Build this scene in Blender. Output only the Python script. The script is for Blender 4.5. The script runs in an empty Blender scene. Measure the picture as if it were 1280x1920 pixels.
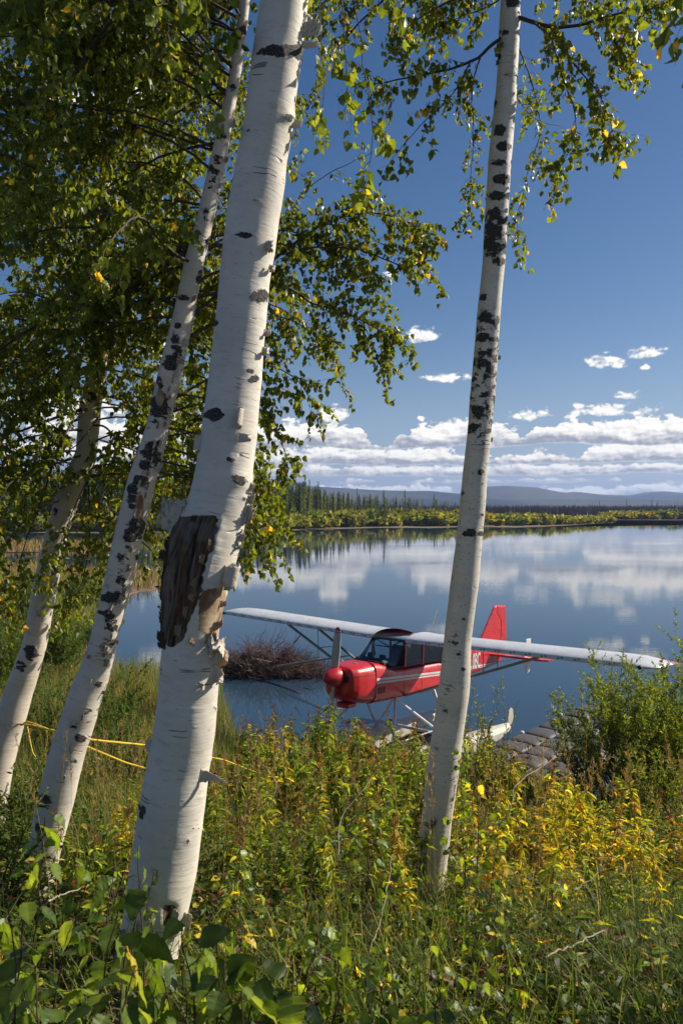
import bpy, math, random
import numpy as np
from mathutils import Vector, noise as mnoise
rng = np.random.default_rng(7)
random.seed(7)
SC = bpy.context.scene
COL = SC.collection
R = math.radians
F, CY, CZ = 1493.0, 945.0, 5.4          # focal length in photo pixels, horizon row, eye height above the lake

# ---------------------------------------------------------------- camera
cam = bpy.data.cameras.new('camera')
cam.sensor_fit = 'VERTICAL'; cam.sensor_height = 36.0; cam.lens = 28.0
cam.shift_y = -15.0/1920.0
cam.clip_start = 0.05; cam.clip_end = 40000
cam.dof.use_dof = True; cam.dof.focus_distance = 6.5; cam.dof.aperture_fstop = 9.0
co = bpy.data.objects.new('camera', cam); COL.objects.link(co)
co.location = (0, 0, CZ); co.rotation_euler = (R(90), 0, 0)
SC.camera = co

# ---------------------------------------------------------------- light
SUN_AZ, SUN_EL = 70.0, 32.0              # degrees clockwise from the view direction (+Y), and up
sunv = Vector((math.sin(R(SUN_AZ))*math.cos(R(SUN_EL)), math.cos(R(SUN_AZ))*math.cos(R(SUN_EL)), math.sin(R(SUN_EL))))
sl = bpy.data.lights.new('sun', 'SUN'); sl.energy = 5.0; sl.angle = R(0.53); sl.color = (1.0, 0.93, 0.82)
so = bpy.data.objects.new('sun', sl); COL.objects.link(so)
so.rotation_euler = sunv.to_track_quat('Z', 'Y').to_euler()
SC.view_settings.view_transform = 'Standard'; SC.view_settings.look = 'None'
SC.view_settings.exposure = 0.38; SC.view_settings.gamma = 1.0; SC.view_settings.use_curve_mapping = False
SC.cycles.max_bounces = 9; SC.cycles.diffuse_bounces = 5; SC.cycles.glossy_bounces = 3
SC.cycles.transmission_bounces = 7; SC.cycles.transparent_max_bounces = 8; SC.cycles.volume_bounces = 0
SC.cycles.caustics_reflective = False; SC.cycles.caustics_refractive = False
SC.cycles.sample_clamp_indirect = 4.0

# ---------------------------------------------------------------- node helper
class NT:
    def __init__(s, tree):
        s.t = tree; s.n = tree.nodes; s.l = tree.links
    def new(s, typ, **kw):
        n = s.n.new(typ)
        for k, v in kw.items(): setattr(n, k, v)
        return n
    def put(s, sock, v):
        if isinstance(v, bpy.types.NodeSocket): s.l.new(v, sock)
        elif v is not None:
            if isinstance(v, (tuple, list)) and len(v) == 3 and sock.type == 'RGBA': v = (*v, 1)
            sock.default_value = v
    def m(s, op, a, b=None, c=None, clamp=False):
        n = s.new('ShaderNodeMath', operation=op, use_clamp=clamp)
        for i, v in enumerate((a, b, c)):
            if v is not None: s.put(n.inputs[i], v)
        return n.outputs[0]
    def ss(s, v, lo, hi, a=0.0, b=1.0):
        n = s.new('ShaderNodeMapRange', interpolation_type='SMOOTHSTEP')
        for i, q in enumerate((v, lo, hi, a, b)): s.put(n.inputs[i], q)
        return n.outputs[0]
    def xyz(s, x, y, z=0.0):
        n = s.new('ShaderNodeCombineXYZ')
        for i, v in enumerate((x, y, z)): s.put(n.inputs[i], v)
        return n.outputs[0]
    def noise(s, vec, scale=1.0, detail=3, rough=0.5, dist=0.0, col=False):
        n = s.new('ShaderNodeTexNoise'); 
        if vec is not None: s.l.new(vec, n.inputs['Vector'])
        n.inputs['Scale'].default_value = scale; n.inputs['Detail'].default_value = detail
        n.inputs['Roughness'].default_value = rough; n.inputs['Distortion'].default_value = dist
        return n.outputs['Color' if col else 'Fac']
    def mix(s, f, a, b):
        n = s.new('ShaderNodeMix', data_type='RGBA')
        s.put(n.inputs[0], f); s.put(n.inputs[6], a); s.put(n.inputs[7], b)
        return n.outputs[2]
    def vscale(s, vec, sc):
        n = s.new('ShaderNodeVectorMath', operation='MULTIPLY'); s.put(n.inputs[0], vec); n.inputs[1].default_value = sc
        return n.outputs[0]

# ---------------------------------------------------------------- sky
W = bpy.data.worlds.new('World'); SC.world = W; W.use_nodes = True
W.cycles.sampling_method = 'MANUAL'; W.cycles.sample_map_resolution = 512
t = NT(W.node_tree); t.n.clear()
sky = t.new('ShaderNodeTexSky', sky_type='NISHITA', sun_disc=False)
sky.sun_elevation = R(SUN_EL); sky.sun_rotation = R(SUN_AZ); sky.altitude = 300; sky.air_density = 1.0; sky.dust_density = 0.5; sky.ozone_density = 2.0
geo = t.new('ShaderNodeTexCoord')
sep = t.new('ShaderNodeSeparateXYZ'); t.l.new(geo.outputs['Generated'], sep.inputs[0])
dx, dy, dz = sep.outputs
az = t.m('ARCTAN2', dx, dy)
hor = t.m('SQRT', t.m('ADD', t.m('MULTIPLY', dx, dx), t.m('MULTIPLY', dy, dy)))
U = t.m('MULTIPLY', az, F)
V = t.m('MULTIPLY', t.m('DIVIDE', dz, t.m('MAXIMUM', hor, 0.02)), F)
# puffy noise, finer towards the horizon where the clouds are farther
pv = t.xyz(t.m('MULTIPLY', U, 1/40.0), t.m('MULTIPLY', V, 1/26.0), 3.7)
n1 = t.noise(pv, 1.0, 8, 0.60)
bil = t.m('ABSOLUTE', t.m('SUBTRACT', t.noise(t.xyz(t.m('MULTIPLY', U, 1/30.0), t.m('MULTIPLY', V, 1/19.0), 9.1), 1.0, 4, 0.5), 0.5))
fluff = t.m('ADD', t.m('SUBTRACT', n1, 0.5), t.m('SUBTRACT', t.m('MULTIPLY', bil, 1.1), 0.09))   # about -0.35..0.4
n2 = t.noise(t.xyz(t.m('MULTIPLY', U, 1/70.0), t.m('MULTIPLY', V, 1/24.0), 21.0), 1.0, 5, 0.55)
# the same puffs sampled a little to the right and up, where the sun is: the difference lights one flank of each puff
nl = t.noise(t.xyz(t.m('MULTIPLY', t.m('ADD', U, 5.0), 1/40.0), t.m('MULTIPLY', t.m('ADD', V, 5.0), 1/26.0), 3.7), 1.0, 6, 0.60)
relief = t.m('MULTIPLY', t.m('SUBTRACT', n1, nl), 2.6)
acc_mask, acc_shade = None, None
def over(mask, shade):
    global acc_mask, acc_shade
    if acc_mask is None: acc_mask, acc_shade = mask, shade; return
    n = t.new('ShaderNodeMix', data_type='FLOAT'); t.put(n.inputs[0], mask); t.put(n.inputs[2], acc_shade); t.put(n.inputs[3], shade)
    acc_shade = n.outputs[0]
    acc_mask = t.m('SUBTRACT', 1.0, t.m('MULTIPLY', t.m('SUBTRACT', 1.0, acc_mask), t.m('SUBTRACT', 1.0, mask)))
# rows of flat-based cumulus, far to near: base, tallest, width of a cloud, noise limits, seed, fluff size, opacity
for (b, hm, wd, lo, hi, seed, fl, op) in [
        (10, 34, 260, .20, .55, 1.3, 14, .95), (38, 16, 190, .30, .52, 8.8, 10, .85), (52, 30, 300, .26, .46, 5.2, 16, .95), (74, 44, 300, .25, .47, 17.4, 24, 1.0),
        (104, 58, 250, .30, .52, 31.9, 32, 1.0)]:
    hn = t.noise(t.xyz(t.m('MULTIPLY', U, 1.0/wd), seed, 0.0), 1.0, 3, 0.6)
    h = t.ss(hn, lo, hi, 0.0, float(hm))
    b = t.m('ADD', float(b), t.m('MULTIPLY', t.m('SUBTRACT', t.noise(t.xyz(t.m('MULTIPLY', U, 1/160.0), seed+40.0, 0.0), 1.0, 2, .5), .5), 26.0 if hm > 30 else 12.0))
    top = t.m('ADD', t.m('ADD', h, t.m('SUBTRACT', b, 7.0)), t.m('MULTIPLY', fluff, fl*2.1))
    bn = t.m('MULTIPLY', t.m('SUBTRACT', n2, 0.5), 14.0)
    mk = t.m('MULTIPLY', t.ss(t.m('SUBTRACT', top, V), 0.0, 6.0), t.ss(t.m('ADD', t.m('SUBTRACT', V, b), bn), -1.0, 4.0))
    mk = t.m('MULTIPLY', mk, op)
    sh = t.ss(t.m('ADD', t.m('DIVIDE', t.m('SUBTRACT', V, b), hm*0.62), t.m('MULTIPLY', t.m('SUBTRACT', n2, 0.5), 1.7)), 0.1, 0.85)
    over(mk, sh)
# single small cumulus: centre px, half sizes
for (x, y, a, bb) in [(990, 780, 52, 17), (1148, 772, 86, 17), (1086, 762, 18, 9), (1133, 682, 44, 18), (1204, 665, 50, 15), (845, 710, 50, 12), (783, 630, 44, 18),
                      (623, 780, 38, 24), (1179, 742, 34, 10), (1207, 690, 10, 7), (735, 516, 16, 9), (1200, 806, 84, 16), (860, 800, 60, 18),
                      (150, 190, 60, 28), (262, 180, 36, 22), (300, 655, 60, 24), (100, 775, 150, 45), (330, 800, 110, 38), (1700, 700, 120, 30), (-300, 600, 180, 40)]:
    u0 = math.atan((x-640)/F)*F; v0 = (CY-y)/math.hypot(1, (x-640)/F)
    du = t.m('DIVIDE', t.m('SUBTRACT', U, u0), float(a)*1.2); dv = t.m('DIVIDE', t.m('SUBTRACT', V, v0), float(bb)*1.35)
    dvn = t.m('MULTIPLY', t.m('MINIMUM', dv, 0.0), 1.7)
    dvp = t.m('MAXIMUM', dv, 0.0)
    rr = t.m('ADD', t.m('MULTIPLY', du, du), t.m('ADD', t.m('MULTIPLY', dvn, dvn), t.m('MULTIPLY', dvp, dvp)))
    d = t.m('ADD', t.m('SUBTRACT', 0.60, rr), t.m('MULTIPLY', fluff, 2.6))
    mk = t.m('MULTIPLY', t.ss(d, 0.0, 0.55), t.ss(rr, 2.2, 1.5))
    sh = t.ss(t.m('ADD', dv, t.m('MULTIPLY', t.m('SUBTRACT', n2, 0.5), 1.2)), -0.75, 0.05, 0.42, 1.0)
    over(mk, sh)
acc_mask = t.m('MULTIPLY', acc_mask, t.ss(V, -2.0, 3.0))
shd = t.m('ADD', acc_shade, relief, clamp=True)
ccol = t.mix(shd, (0.30, 0.32, 0.39), (0.95, 0.92, 0.87))
far = t.ss(V, 0.0, 120.0, 0.22, 0.0)
ccol = t.mix(far, ccol, (0.52, 0.56, 0.62))
bg1 = t.new('ShaderNodeBackground'); 
hs = t.new('ShaderNodeHueSaturation'); hs.inputs['Saturation'].default_value = 1.28; hs.inputs['Value'].default_value = 1.0
t.l.new(t.mix(t.ss(V, 330.0, -60.0, 0.0, .80), sky.outputs[0], (4.6, 6.2, 8.6)), hs.inputs['Color']); vm_ = t.new('ShaderNodeVectorMath', operation='MULTIPLY'); t.l.new(hs.outputs[0], vm_.inputs[0]); vm_.inputs[1].default_value = (1.09, .97, 1.0); t.l.new(vm_.outputs[0], bg1.inputs[0]); bg1.inputs[1].default_value = 0.060
bg2 = t.new('ShaderNodeBackground'); t.l.new(ccol, bg2.inputs[0]); bg2.inputs[1].default_value = 0.92
mx = t.new('ShaderNodeMixShader'); t.l.new(acc_mask, mx.inputs[0]); t.l.new(bg1.outputs[0], mx.inputs[1]); t.l.new(bg2.outputs[0], mx.inputs[2])
wo = t.new('ShaderNodeOutputWorld'); t.l.new(mx.outputs[0], wo.inputs[0])

# ---------------------------------------------------------------- mesh helpers
def px(x, y, D): return np.array([(x-640)/F*D, D, CZ+(CY-y)/F*D])
def proj(P):
    P = np.asarray(P); return 640+F*P[..., 0]/P[..., 1], CY-F*(P[..., 2]-CZ)/P[..., 1]
def nrm(v):
    v = np.asarray(v, float); return v/np.maximum(np.linalg.norm(v, axis=-1, keepdims=True), 1e-9)
class MB:
    def __init__(s): s.V = []; s.Fc = []; s.n = 0; s.C = []; s.M = []; s.UV = []
    def add(s, V, Fa, col=None, mat=0, uv=None):
        V = np.asarray(V, float).reshape(-1, 3); Fa = np.asarray(Fa, int)
        if len(V) == 0 or len(Fa) == 0: return
        s.V.append(V); s.Fc.append(Fa+s.n); s.n += len(V)
        s.C.append(np.broadcast_to(np.asarray((1, 1, 1) if col is None else col, float), (len(V), 3)))
        s.UV.append(np.zeros((len(V), 2)) if uv is None else np.asarray(uv, float))
        s.M.append(np.full(len(Fa), mat, int))
    def mesh(s, name, mats, smooth=False):
        me = bpy.data.meshes.new(name)
        if not s.V: return me
        V = np.concatenate(s.V); C = np.concatenate(s.C); UV = np.concatenate(s.UV)
        loops = np.concatenate([f.ravel() for f in s.Fc]); tot = np.concatenate([np.full(len(f), f.shape[1]) for f in s.Fc])
        st = np.concatenate([[0], np.cumsum(tot)[:-1]])
        me.vertices.add(len(V)); me.vertices.foreach_set('co', V.astype(np.float32).ravel())
        me.loops.add(len(loops)); me.loops.foreach_set('vertex_index', loops.astype(np.int32))
        me.polygons.add(len(tot)); me.polygons.foreach_set('loop_start', st.astype(np.int32)); me.polygons.foreach_set('loop_total', tot.astype(np.int32))
        me.polygons.foreach_set('material_index', np.concatenate(s.M).astype(np.int32))
        me.polygons.foreach_set('use_smooth', np.full(len(tot), bool(smooth)))
        at = me.color_attributes.new('tint', 'FLOAT_COLOR', 'POINT')
        at.data.foreach_set('color', np.concatenate([C, np.ones((len(C), 1))], 1).astype(np.float32).ravel())
        uvl = me.uv_layers.new(name='UVMap'); uvl.data.foreach_set('uv', UV[loops].astype(np.float32).ravel())
        for m in (mats if isinstance(mats, (list, tuple)) else [mats]): me.materials.append(m)
        me.update(calc_edges=True); me.validate()
        return me
    def build(s, name, mats, parent=None, smooth=False, loc=None, **props):
        o = bpy.data.objects.new(name, s.mesh(name, mats, smooth)); COL.objects.link(o)
        if parent is not None: o.parent = parent
        if loc is not None: o.location = loc
        for k, v in props.items(): o[k] = v
        return o
def tag(o, label=None, category=None, group=None, kind=None):
    for k, v in (('label', label), ('category', category), ('group', group), ('kind', kind)):
        if v: o[k] = v
    return o
def empty(name, loc=(0, 0, 0), rot=(0, 0, 0), **props):
    o = bpy.data.objects.new(name, None); COL.objects.link(o); o.location = tuple(loc); o.rotation_euler = rot
    o.empty_display_size = 0.2
    for k, v in props.items(): o[k] = v
    return o
def frame_along(P):
    P = np.asarray(P, float); T = nrm(np.gradient(P, axis=0))
    ref = np.array([0, -1.0, 0]); A = ref - (T@ref)[:, None]*T
    bad = np.linalg.norm(A, axis=1) < 0.15
    if bad.any(): r2 = np.array([1.0, 0, 0]); A[bad] = (r2-(T@r2)[:, None]*T)[bad]
    A = nrm(A); B = np.cross(T, A); return T, A, B
def tube(mb, P, r, n=6, col=None, mat=0, cap=True, rmul=None):
    P = np.asarray(P, float); r = np.broadcast_to(np.asarray(r, float), (len(P),))
    T, A, B = frame_along(P); a = np.linspace(0, 2*np.pi, n, endpoint=False)
    V = P[:, None]+r[:, None, None]*(np.cos(a)[None, :, None]*A[:, None]+np.sin(a)[None, :, None]*B[:, None])
    k = len(P); i = np.arange(k-1)[:, None]*n; j = np.arange(n)[None]; j2 = (j+1) % n
    Fq = np.stack([i+j, i+j2, i+n+j2, i+n+j], -1).reshape(-1, 4)
    mb.add(V.reshape(-1, 3), Fq, col, mat)
    if cap and n > 2:
        for ring, rev in ((0, True), (k-1, False)):
            c = P[ring]; VV = np.concatenate([V[ring], c[None]]); idx = [(q, (q+1) % n, n) for q in range(n)]
            if rev: idx = [(b_, a_, c_) for a_, b_, c_ in idx]
            mb.add(VV, idx, col, mat)
def box(mb, c, s, col=None, mat=0, rot=None, bev=0.0):
    c = np.asarray(c, float); s = np.asarray(s, float)/2
    if bev > 0:
        # chamfered box: 24 vertices
        V = []; 
        for sx in (-1, 1):
            for sy in (-1, 1):
                for sz in (-1, 1):
                    g = np.array([sx, sy, sz])
                    for ax in range(3):
                        v = g*(s-bev); v[ax] = g[ax]*s[ax]; V.append(v)
        V = np.array(V); 
        def id_(sx, sy, sz, ax): return ((sx > 0)*4+(sy > 0)*2+(sz > 0))*3+ax
        Fq = []; Ft = []
        for ax in range(3):
            o = [k for k in range(3) if k != ax]
            for sg in (-1, 1):
                q = []
                for (p_, r_) in ((-1, -1), (1, -1), (1, 1), (-1, 1)):
                    g = [0, 0, 0]; g[ax] = sg; g[o[0]] = p_; g[o[1]] = r_; q.append(id_(*g, ax))
                Fq.append(q)
            for p_ in (-1, 1):
                for r_ in (-1, 1):
                    ga = [0, 0, 0]; ga[o[0]] = p_; ga[o[1]] = r_; gb = list(ga); ga[ax] = -1; gb[ax] = 1
                    Fq.append([id_(*ga, o[0]), id_(*gb, o[0]), id_(*gb, o[1]), id_(*ga, o[1])])
        for sx in (-1, 1):
            for sy in (-1, 1):
                for sz in (-1, 1): Ft.append([id_(sx, sy, sz, k) for k in range(3)])
        if rot is not None: V = V@np.array(rot).T
        mb.add(V+c, Fq, col, mat); 
        mb.V.append(V+c); mb.C.append(mb.C[-1]); mb.UV.append(mb.UV[-1]); mb.Fc.append(np.array(Ft)+mb.n); mb.M.append(np.full(8, mat)); mb.n += len(V)
        return
    V = np.array([[x, y, z] for x in (-1, 1) for y in (-1, 1) for z in (-1, 1)])*s
    if rot is not None: V = V@np.array(rot).T
    mb.add(V+c, [[0, 1, 3, 2], [4, 6, 7, 5], [0, 4, 5, 1], [2, 3, 7, 6], [0, 2, 6, 4], [1, 5, 7, 3]], col, mat)
def lathe(mb, prof, n=24, col=None, mat=0, axis='x'):
    a = np.linspace(0, 2*np.pi, n, endpoint=False); prof = np.asarray(prof, float)
    V = np.stack([np.broadcast_to(prof[:, 0][:, None], (len(prof), n)), prof[:, 1][:, None]*np.cos(a), prof[:, 1][:, None]*np.sin(a)], -1)
    k = len(prof); i = np.arange(k-1)[:, None]*n; j = np.arange(n)[None]; j2 = (j+1) % n
    mb.add(V.reshape(-1, 3), np.stack([i+j, i+j2, i+n+j2, i+n+j], -1).reshape(-1, 4), col, mat)
def batch(mb, TV, TF, pos, ax, scale, col, mat=0, shade=None):
    """copies of one small template: ax (n,3,3) rows = images of x, y, z"""
    n = len(pos)
    if n == 0: return
    m = len(TV); scale = np.asarray(scale, float).reshape(n, -1)
    T = TV[None]*scale[:, None, :] if scale.shape[1] == 3 else TV[None]*scale[:, :, None]
    V = np.einsum('nmk,nkj->nmj', T, ax)+pos[:, None]
    Fa = (TF[None]+(np.arange(n)*m)[:, None, None]).reshape(-1, TF.shape[1])
    C = np.repeat(np.asarray(col, float), m, 0)
    mb.add(V.reshape(-1, 3), Fa, C, mat)
def rand_axes(yd, spin=None):
    """orthonormal frames whose y follows yd"""
    yd = nrm(yd); n = len(yd); r = nrm(rng.normal(size=(n, 3))) if spin is None else spin
    x = nrm(np.cross(yd, r)); z = np.cross(x, yd); return np.stack([x, yd, z], 1)
def noise2(x, y, s=1.0, oct=3, seed=0.0):
    out = np.zeros(np.shape(x)); amp = 1.0; tot = 0
    rs = np.random.default_rng(int(seed*1000)+5)
    for o in range(oct):
        for k in range(5):
            th = rs.uniform(0, 2*np.pi); ph = rs.uniform(0, 6.28); f_ = s*(2**o)*rs.uniform(.7, 1.4)
            out = out+amp*np.sin(f_*(x*np.cos(th)+y*np.sin(th))*2*np.pi+ph)/2.5
        tot += amp; amp *= .5
    return out/tot

# ---------------------------------------------------------------- materials
def mat_new(name):
    m = bpy.data.materials.new(name); m.use_nodes = True; q = NT(m.node_tree); q.n.clear()
    out = q.new('ShaderNodeOutputMaterial'); return m, q, out
def principled(q, base, rough=0.5, **kw):
    p = q.new('ShaderNodeBsdfPrincipled'); q.put(p.inputs['Base Color'], base); q.put(p.inputs['Roughness'], rough)
    for k, v in kw.items(): q.put(p.inputs[k.replace('_', ' ')], v)
    return p
def simple(name, col, rough=0.5, var=0.12, vscale=6.0, bump=0.0, bscale=40.0, tint=False, **kw):
    m, q, out = mat_new(name)
    tc = q.new('ShaderNodeTexCoord').outputs['Object']
    nz = q.noise(tc, vscale, 5, 0.6)
    c = q.mix(nz, tuple(x*(1-var) for x in col), tuple(min(1, x*(1+var)) for x in col))
    if tint:
        a = q.new('ShaderNodeAttribute', attribute_name='tint'); n = q.new('ShaderNodeMix', data_type='RGBA', blend_type='MULTIPLY')
        n.inputs[0].default_value = 1; q.l.new(c, n.inputs[6]); q.l.new(a.outputs['Color'], n.inputs[7]); c = n.outputs[2]
    p = principled(q, c, rough, **kw)
    if bump > 0:
        b = q.new('ShaderNodeBump'); b.inputs['Strength'].default_value = bump; b.inputs['Distance'].default_value = 0.02
        q.l.new(q.noise(tc, bscale, 6, 0.6), b.inputs['Height']); q.l.new(b.outputs[0], p.inputs['Normal'])
    q.l.new(p.outputs[0], out.inputs[0]); return m
def leaf_mat(name, trans=0.45, rough=0.42, tcol=(2.9, 2.5, 0.7), spec=0.45):
    m, q, out = mat_new(name)
    a = q.new('ShaderNodeAttribute', attribute_name='tint').outputs['Color']
    tc = q.new('ShaderNodeTexCoord').outputs['Object']
    nz = q.noise(tc, 60, 3, .6)
    v = q.new('ShaderNodeHueSaturation'); q.l.new(a, v.inputs['Color']); q.l.new(q.ss(nz, .3, .7, .75, 1.2), v.inputs['Value'])
    p = principled(q, v.outputs[0], rough); p.inputs['Specular IOR Level'].default_value = spec
    tr = q.new('ShaderNodeBsdfTranslucent')
    mm = q.new('ShaderNodeMix', data_type='RGBA', blend_type='MULTIPLY'); mm.inputs[0].default_value = 1
    q.l.new(v.outputs[0], mm.inputs[6]); mm.inputs[7].default_value = (*tcol, 1); q.l.new(mm.outputs[2], tr.inputs[0])
    s = q.new('ShaderNodeMixShader'); s.inputs[0].default_value = trans
    q.l.new(p.outputs[0], s.inputs[1]); q.l.new(tr.outputs[0], s.inputs[2]); q.l.new(s.outputs[0], out.inputs[0]); return m
M_LEAF = leaf_mat('leaf')
M_GRASS = leaf_mat('grass', 0.42, 0.55, (1.8, 1.8, 0.8), 0.25)
M_HERB = leaf_mat('herb_leaf', 0.45, 0.5, (1.9, 1.95, 0.7), 0.3)
M_FAR = leaf_mat('far_leaf', 0.45, 0.8, (1.5, 1.4, 0.7), 0.1)
M_TWIG = simple('twig', (0.045, 0.028, 0.02), 0.75, 0.3, 20)
M_BRANCH = simple('branch_bark', (0.075, 0.05, 0.038), 0.8, 0.45, 14, 0.5, 60)
M_STEM = simple('stem', (0.9, 0.9, 0.9), 0.7, 0.25, 20, tint=True)

def bark_mat(name, white=(0.73, 0.665, 0.55), patch=0.5, speck=0.5, pink=0.3):
    m, q, out = mat_new(name)
    uv = q.new('ShaderNodeUVMap').outputs[0]
    at = q.new('ShaderNodeAttribute', attribute_name='tint'); sp = q.new('ShaderNodeSeparateColor'); q.l.new(at.outputs['Color'], sp.inputs[0])
    scar, wound, peel = sp.outputs
    su = q.new('ShaderNodeSeparateXYZ'); q.l.new(uv, su.inputs[0]); ux, uy, _ = su.outputs
    big = q.noise(q.vscale(uv, (3, 5, 1)), 1, 4, .6)
    base = q.mix(q.ss(big, .3, .7), tuple(c*.90 for c in white), tuple(min(1, c*1.06) for c in white))
    pk = q.ss(q.noise(q.vscale(uv, (5, 11, 1)), 1, 5, .65), .54, .72, 0, pink)
    base = q.mix(pk, base, (0.52, 0.37, 0.25))
    grey = q.ss(q.noise(q.vscale(uv, (8, 22, 1)), 1.7, 6, .7), .50, .72, 0, .38)
    base = q.mix(grey, base, (0.33, 0.31, 0.28))
    # lenticels: short dark dashes round the stem
    len1 = q.noise(q.vscale(uv, (26, 210, 1)), 1, 2, .5)
    len2 = q.noise(q.vscale(uv, (70, 420, 1)), 1, 2, .5)
    lm = q.m('MAXIMUM', q.ss(len1, .69, .74, 0, .55), q.ss(len2, .68, .73, 0, .4))
    lm = q.m('MULTIPLY', lm, q.ss(q.noise(q.vscale(uv, (4, 6, 1)), 1.3, 2), .3, .6, .15, 1.0))
    base = q.mix(lm, base, (0.13, 0.10, 0.08))
    # long cracks that ring the stem
    wob = q.m('ADD', uy, q.m('MULTIPLY', q.noise(q.vscale(uv, (6, 2, 1)), 1, 3), .05))
    cr = q.noise(q.xyz(q.m('MULTIPLY', ux, 1.6), q.m('MULTIPLY', wob, 13.0)), 1, 2, .4)
    crk = q.m('MULTIPLY', q.ss(q.m('ABSOLUTE', q.m('SUBTRACT', cr, .56)), .012, .003), q.ss(q.noise(q.vscale(uv, (9, 4, 1)), 1, 2), .56, .66))
    base = q.mix(q.m('MULTIPLY', crk, .7), base, (0.10, 0.07, 0.05))
    # black rough patches
    pn = q.noise(q.vscale(uv, (20, 24, 1)), 1, 8, .68)
    pn2 = q.noise(q.vscale(uv, (7, 9, 1)), 1, 3, .5)
    v = q.m('ADD', q.m('ADD', q.m('MULTIPLY', pn, 1.5), q.m('MULTIPLY', pn2, .6)), q.m('MULTIPLY', scar, .62))
    dk = q.ss(v, 1.48-patch*.26, 1.54-patch*.26)
    sk = q.ss(q.m('ADD', q.noise(q.vscale(uv, (60, 90, 1)), 1, 3, .6), q.m('MULTIPLY', scar, .1)), .72-speck*.05, .75-speck*.05, 0, .8)
    dkc = q.mix(q.ss(q.noise(q.vscale(uv, (110, 110, 1)), 1, 4, .7), .35, .7), (0.012, 0.010, 0.009), (0.15, 0.135, 0.115))
    base = q.mix(q.m('MAXIMUM', dk, sk), base, dkc)
    # bare inner bark and old wood
    tan = q.mix(q.ss(q.noise(q.vscale(uv, (16, 7, 1)), 1, 6, .65), .35, .65), (0.56, 0.42, 0.27), (0.22, 0.11, 0.055))
    base = q.mix(q.ss(q.m('ADD', peel, q.m('MULTIPLY', q.m('SUBTRACT', pn, .5), .8)), .45, .55), base, tan)
    wv = q.noise(q.vscale(uv, (75, 5, 1)), 1, 7, .68, .4)
    wood = q.mix(q.ss(wv, .38, .62), (0.016, 0.010, 0.006), (0.30, 0.215, 0.145))
    wood = q.mix(q.ss(q.noise(q.vscale(uv, (22, 6, 1)), 1, 6, .7), .45, .62, 0, .8), wood, q.mix(pn, (0.05, 0.022, 0.01), (0.30, 0.16, 0.08)))
    wood = q.mix(q.ss(q.noise(q.vscale(uv, (9, 3, 1)), 2, 3, .6), .52, .64, 0, .75), wood, q.mix(wv, (0.10, 0.085, 0.07), (0.42, 0.36, 0.29)))
    wm = q.ss(q.m('ADD', wound, q.m('MULTIPLY', q.m('SUBTRACT', pn, .5), 1.0)), .42, .52)
    base = q.mix(wm, base, wood)
    p = principled(q, base, q.ss(lm, 0, 1, .62, .8)); p.inputs['Specular IOR Level'].default_value = .25
    hgt = q.m('ADD', q.m('MULTIPLY', dk, q.m('MULTIPLY', q.noise(q.vscale(uv, (120, 120, 1)), 1, 4, .7), 1.6)), q.m('MULTIPLY', lm, -.35))
    hgt = q.m('ADD', hgt, q.m('MULTIPLY', q.noise(q.vscale(uv, (12, 60, 1)), 1, 6, .6), .34))
    hgt = q.m('ADD', hgt, q.m('MULTIPLY', q.m('MULTIPLY', wm, wv), 5.0)); hgt = q.m('SUBTRACT', hgt, q.m('MULTIPLY', crk, 1.2))
    b = q.new('ShaderNodeBump'); b.inputs['Strength'].default_value = 1.0; b.inputs['Distance'].default_value = .007
    q.l.new(hgt, b.inputs['Height']); q.l.new(b.outputs[0], p.inputs['Normal'])
    q.l.new(p.outputs[0], out.inputs[0]); return m
M_BARK_A = bark_mat('birch_bark_clean', patch=0.02, speck=0.1, pink=.16)
M_BARK_B = bark_mat('birch_bark_peeling', white=(0.68, 0.60, 0.49), patch=0.45, speck=0.8, pink=.55)
M_BARK_C = bark_mat('birch_bark_pinkish', white=(.66, .57, .46), patch=0.5, speck=0.6, pink=.8)
M_BARK_D = bark_mat('birch_bark_spotted', white=(.66, .61, .51), patch=0.55, speck=1.7, pink=.35)
M_CURL = simple('bark_curl', (0.58, 0.50, 0.38), 0.6, 0.25, 30, 0.3, 120)
M_CURLD = simple('bark_curl_inner', (0.40, 0.27, 0.16), 0.7, 0.3, 30, 0.3, 120)

# ---------------------------------------------------------------- ground, water, far land, hills
TY = np.array([-8, 0, 1.5, 3.2, 4.8, 6.5, 8, 10, 11.5, 13, 14.2, 18, 22, 30, 60.])
TR = np.array([4.3, 3.85, 3.72, 3.40, 2.92, 2.45, 2.05, 1.45, .85, .25, -.08, -.3, -.6, -.9, -1.5])
TL = np.array([4.4, 3.95, 3.8, 3.5, 3.2, 2.85, 2.45, 1.85, 1.4, 1.1, .8, .32, .12, -.25, -1.5])
def ground_z(x, y):
    x = np.asarray(x, float); y = np.asarray(y, float)
    zr = np.interp(y, TY, TR); zl = np.interp(y+.6*np.sin(x*.9), TY, TL)
    w = np.clip((-.2-x)/3.6-np.clip((y-12)/30, 0, .2), 0, 1); w = w*w*(3-2*w)
    z = zr*(1-w)+zl*w
    z = z+np.clip((x-2)/8, 0, 1)*np.clip((12-y)/8, 0, 1)*.25
    z = z+.42*np.exp(-((x+.1)/1.5)**2-((y-9.8)/1.7)**2)
    z = z+.05*noise2(x, y, .35, 3, 1.0)*np.clip(z*2, .15, 1)
    # the floats have pressed a channel in the marsh edge
    lx = (x-.946)*(-.641)+(y-16.447)*(-.767); ly = (x-.946)*.767+(y-16.447)*(-.641)
    ch = np.clip(1.7-np.abs(ly), 0, .5)/.5*np.clip((2.5-lx)/.6, 0, 1)
    return z*(1-ch)+np.minimum(z, -.15)*ch
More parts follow.
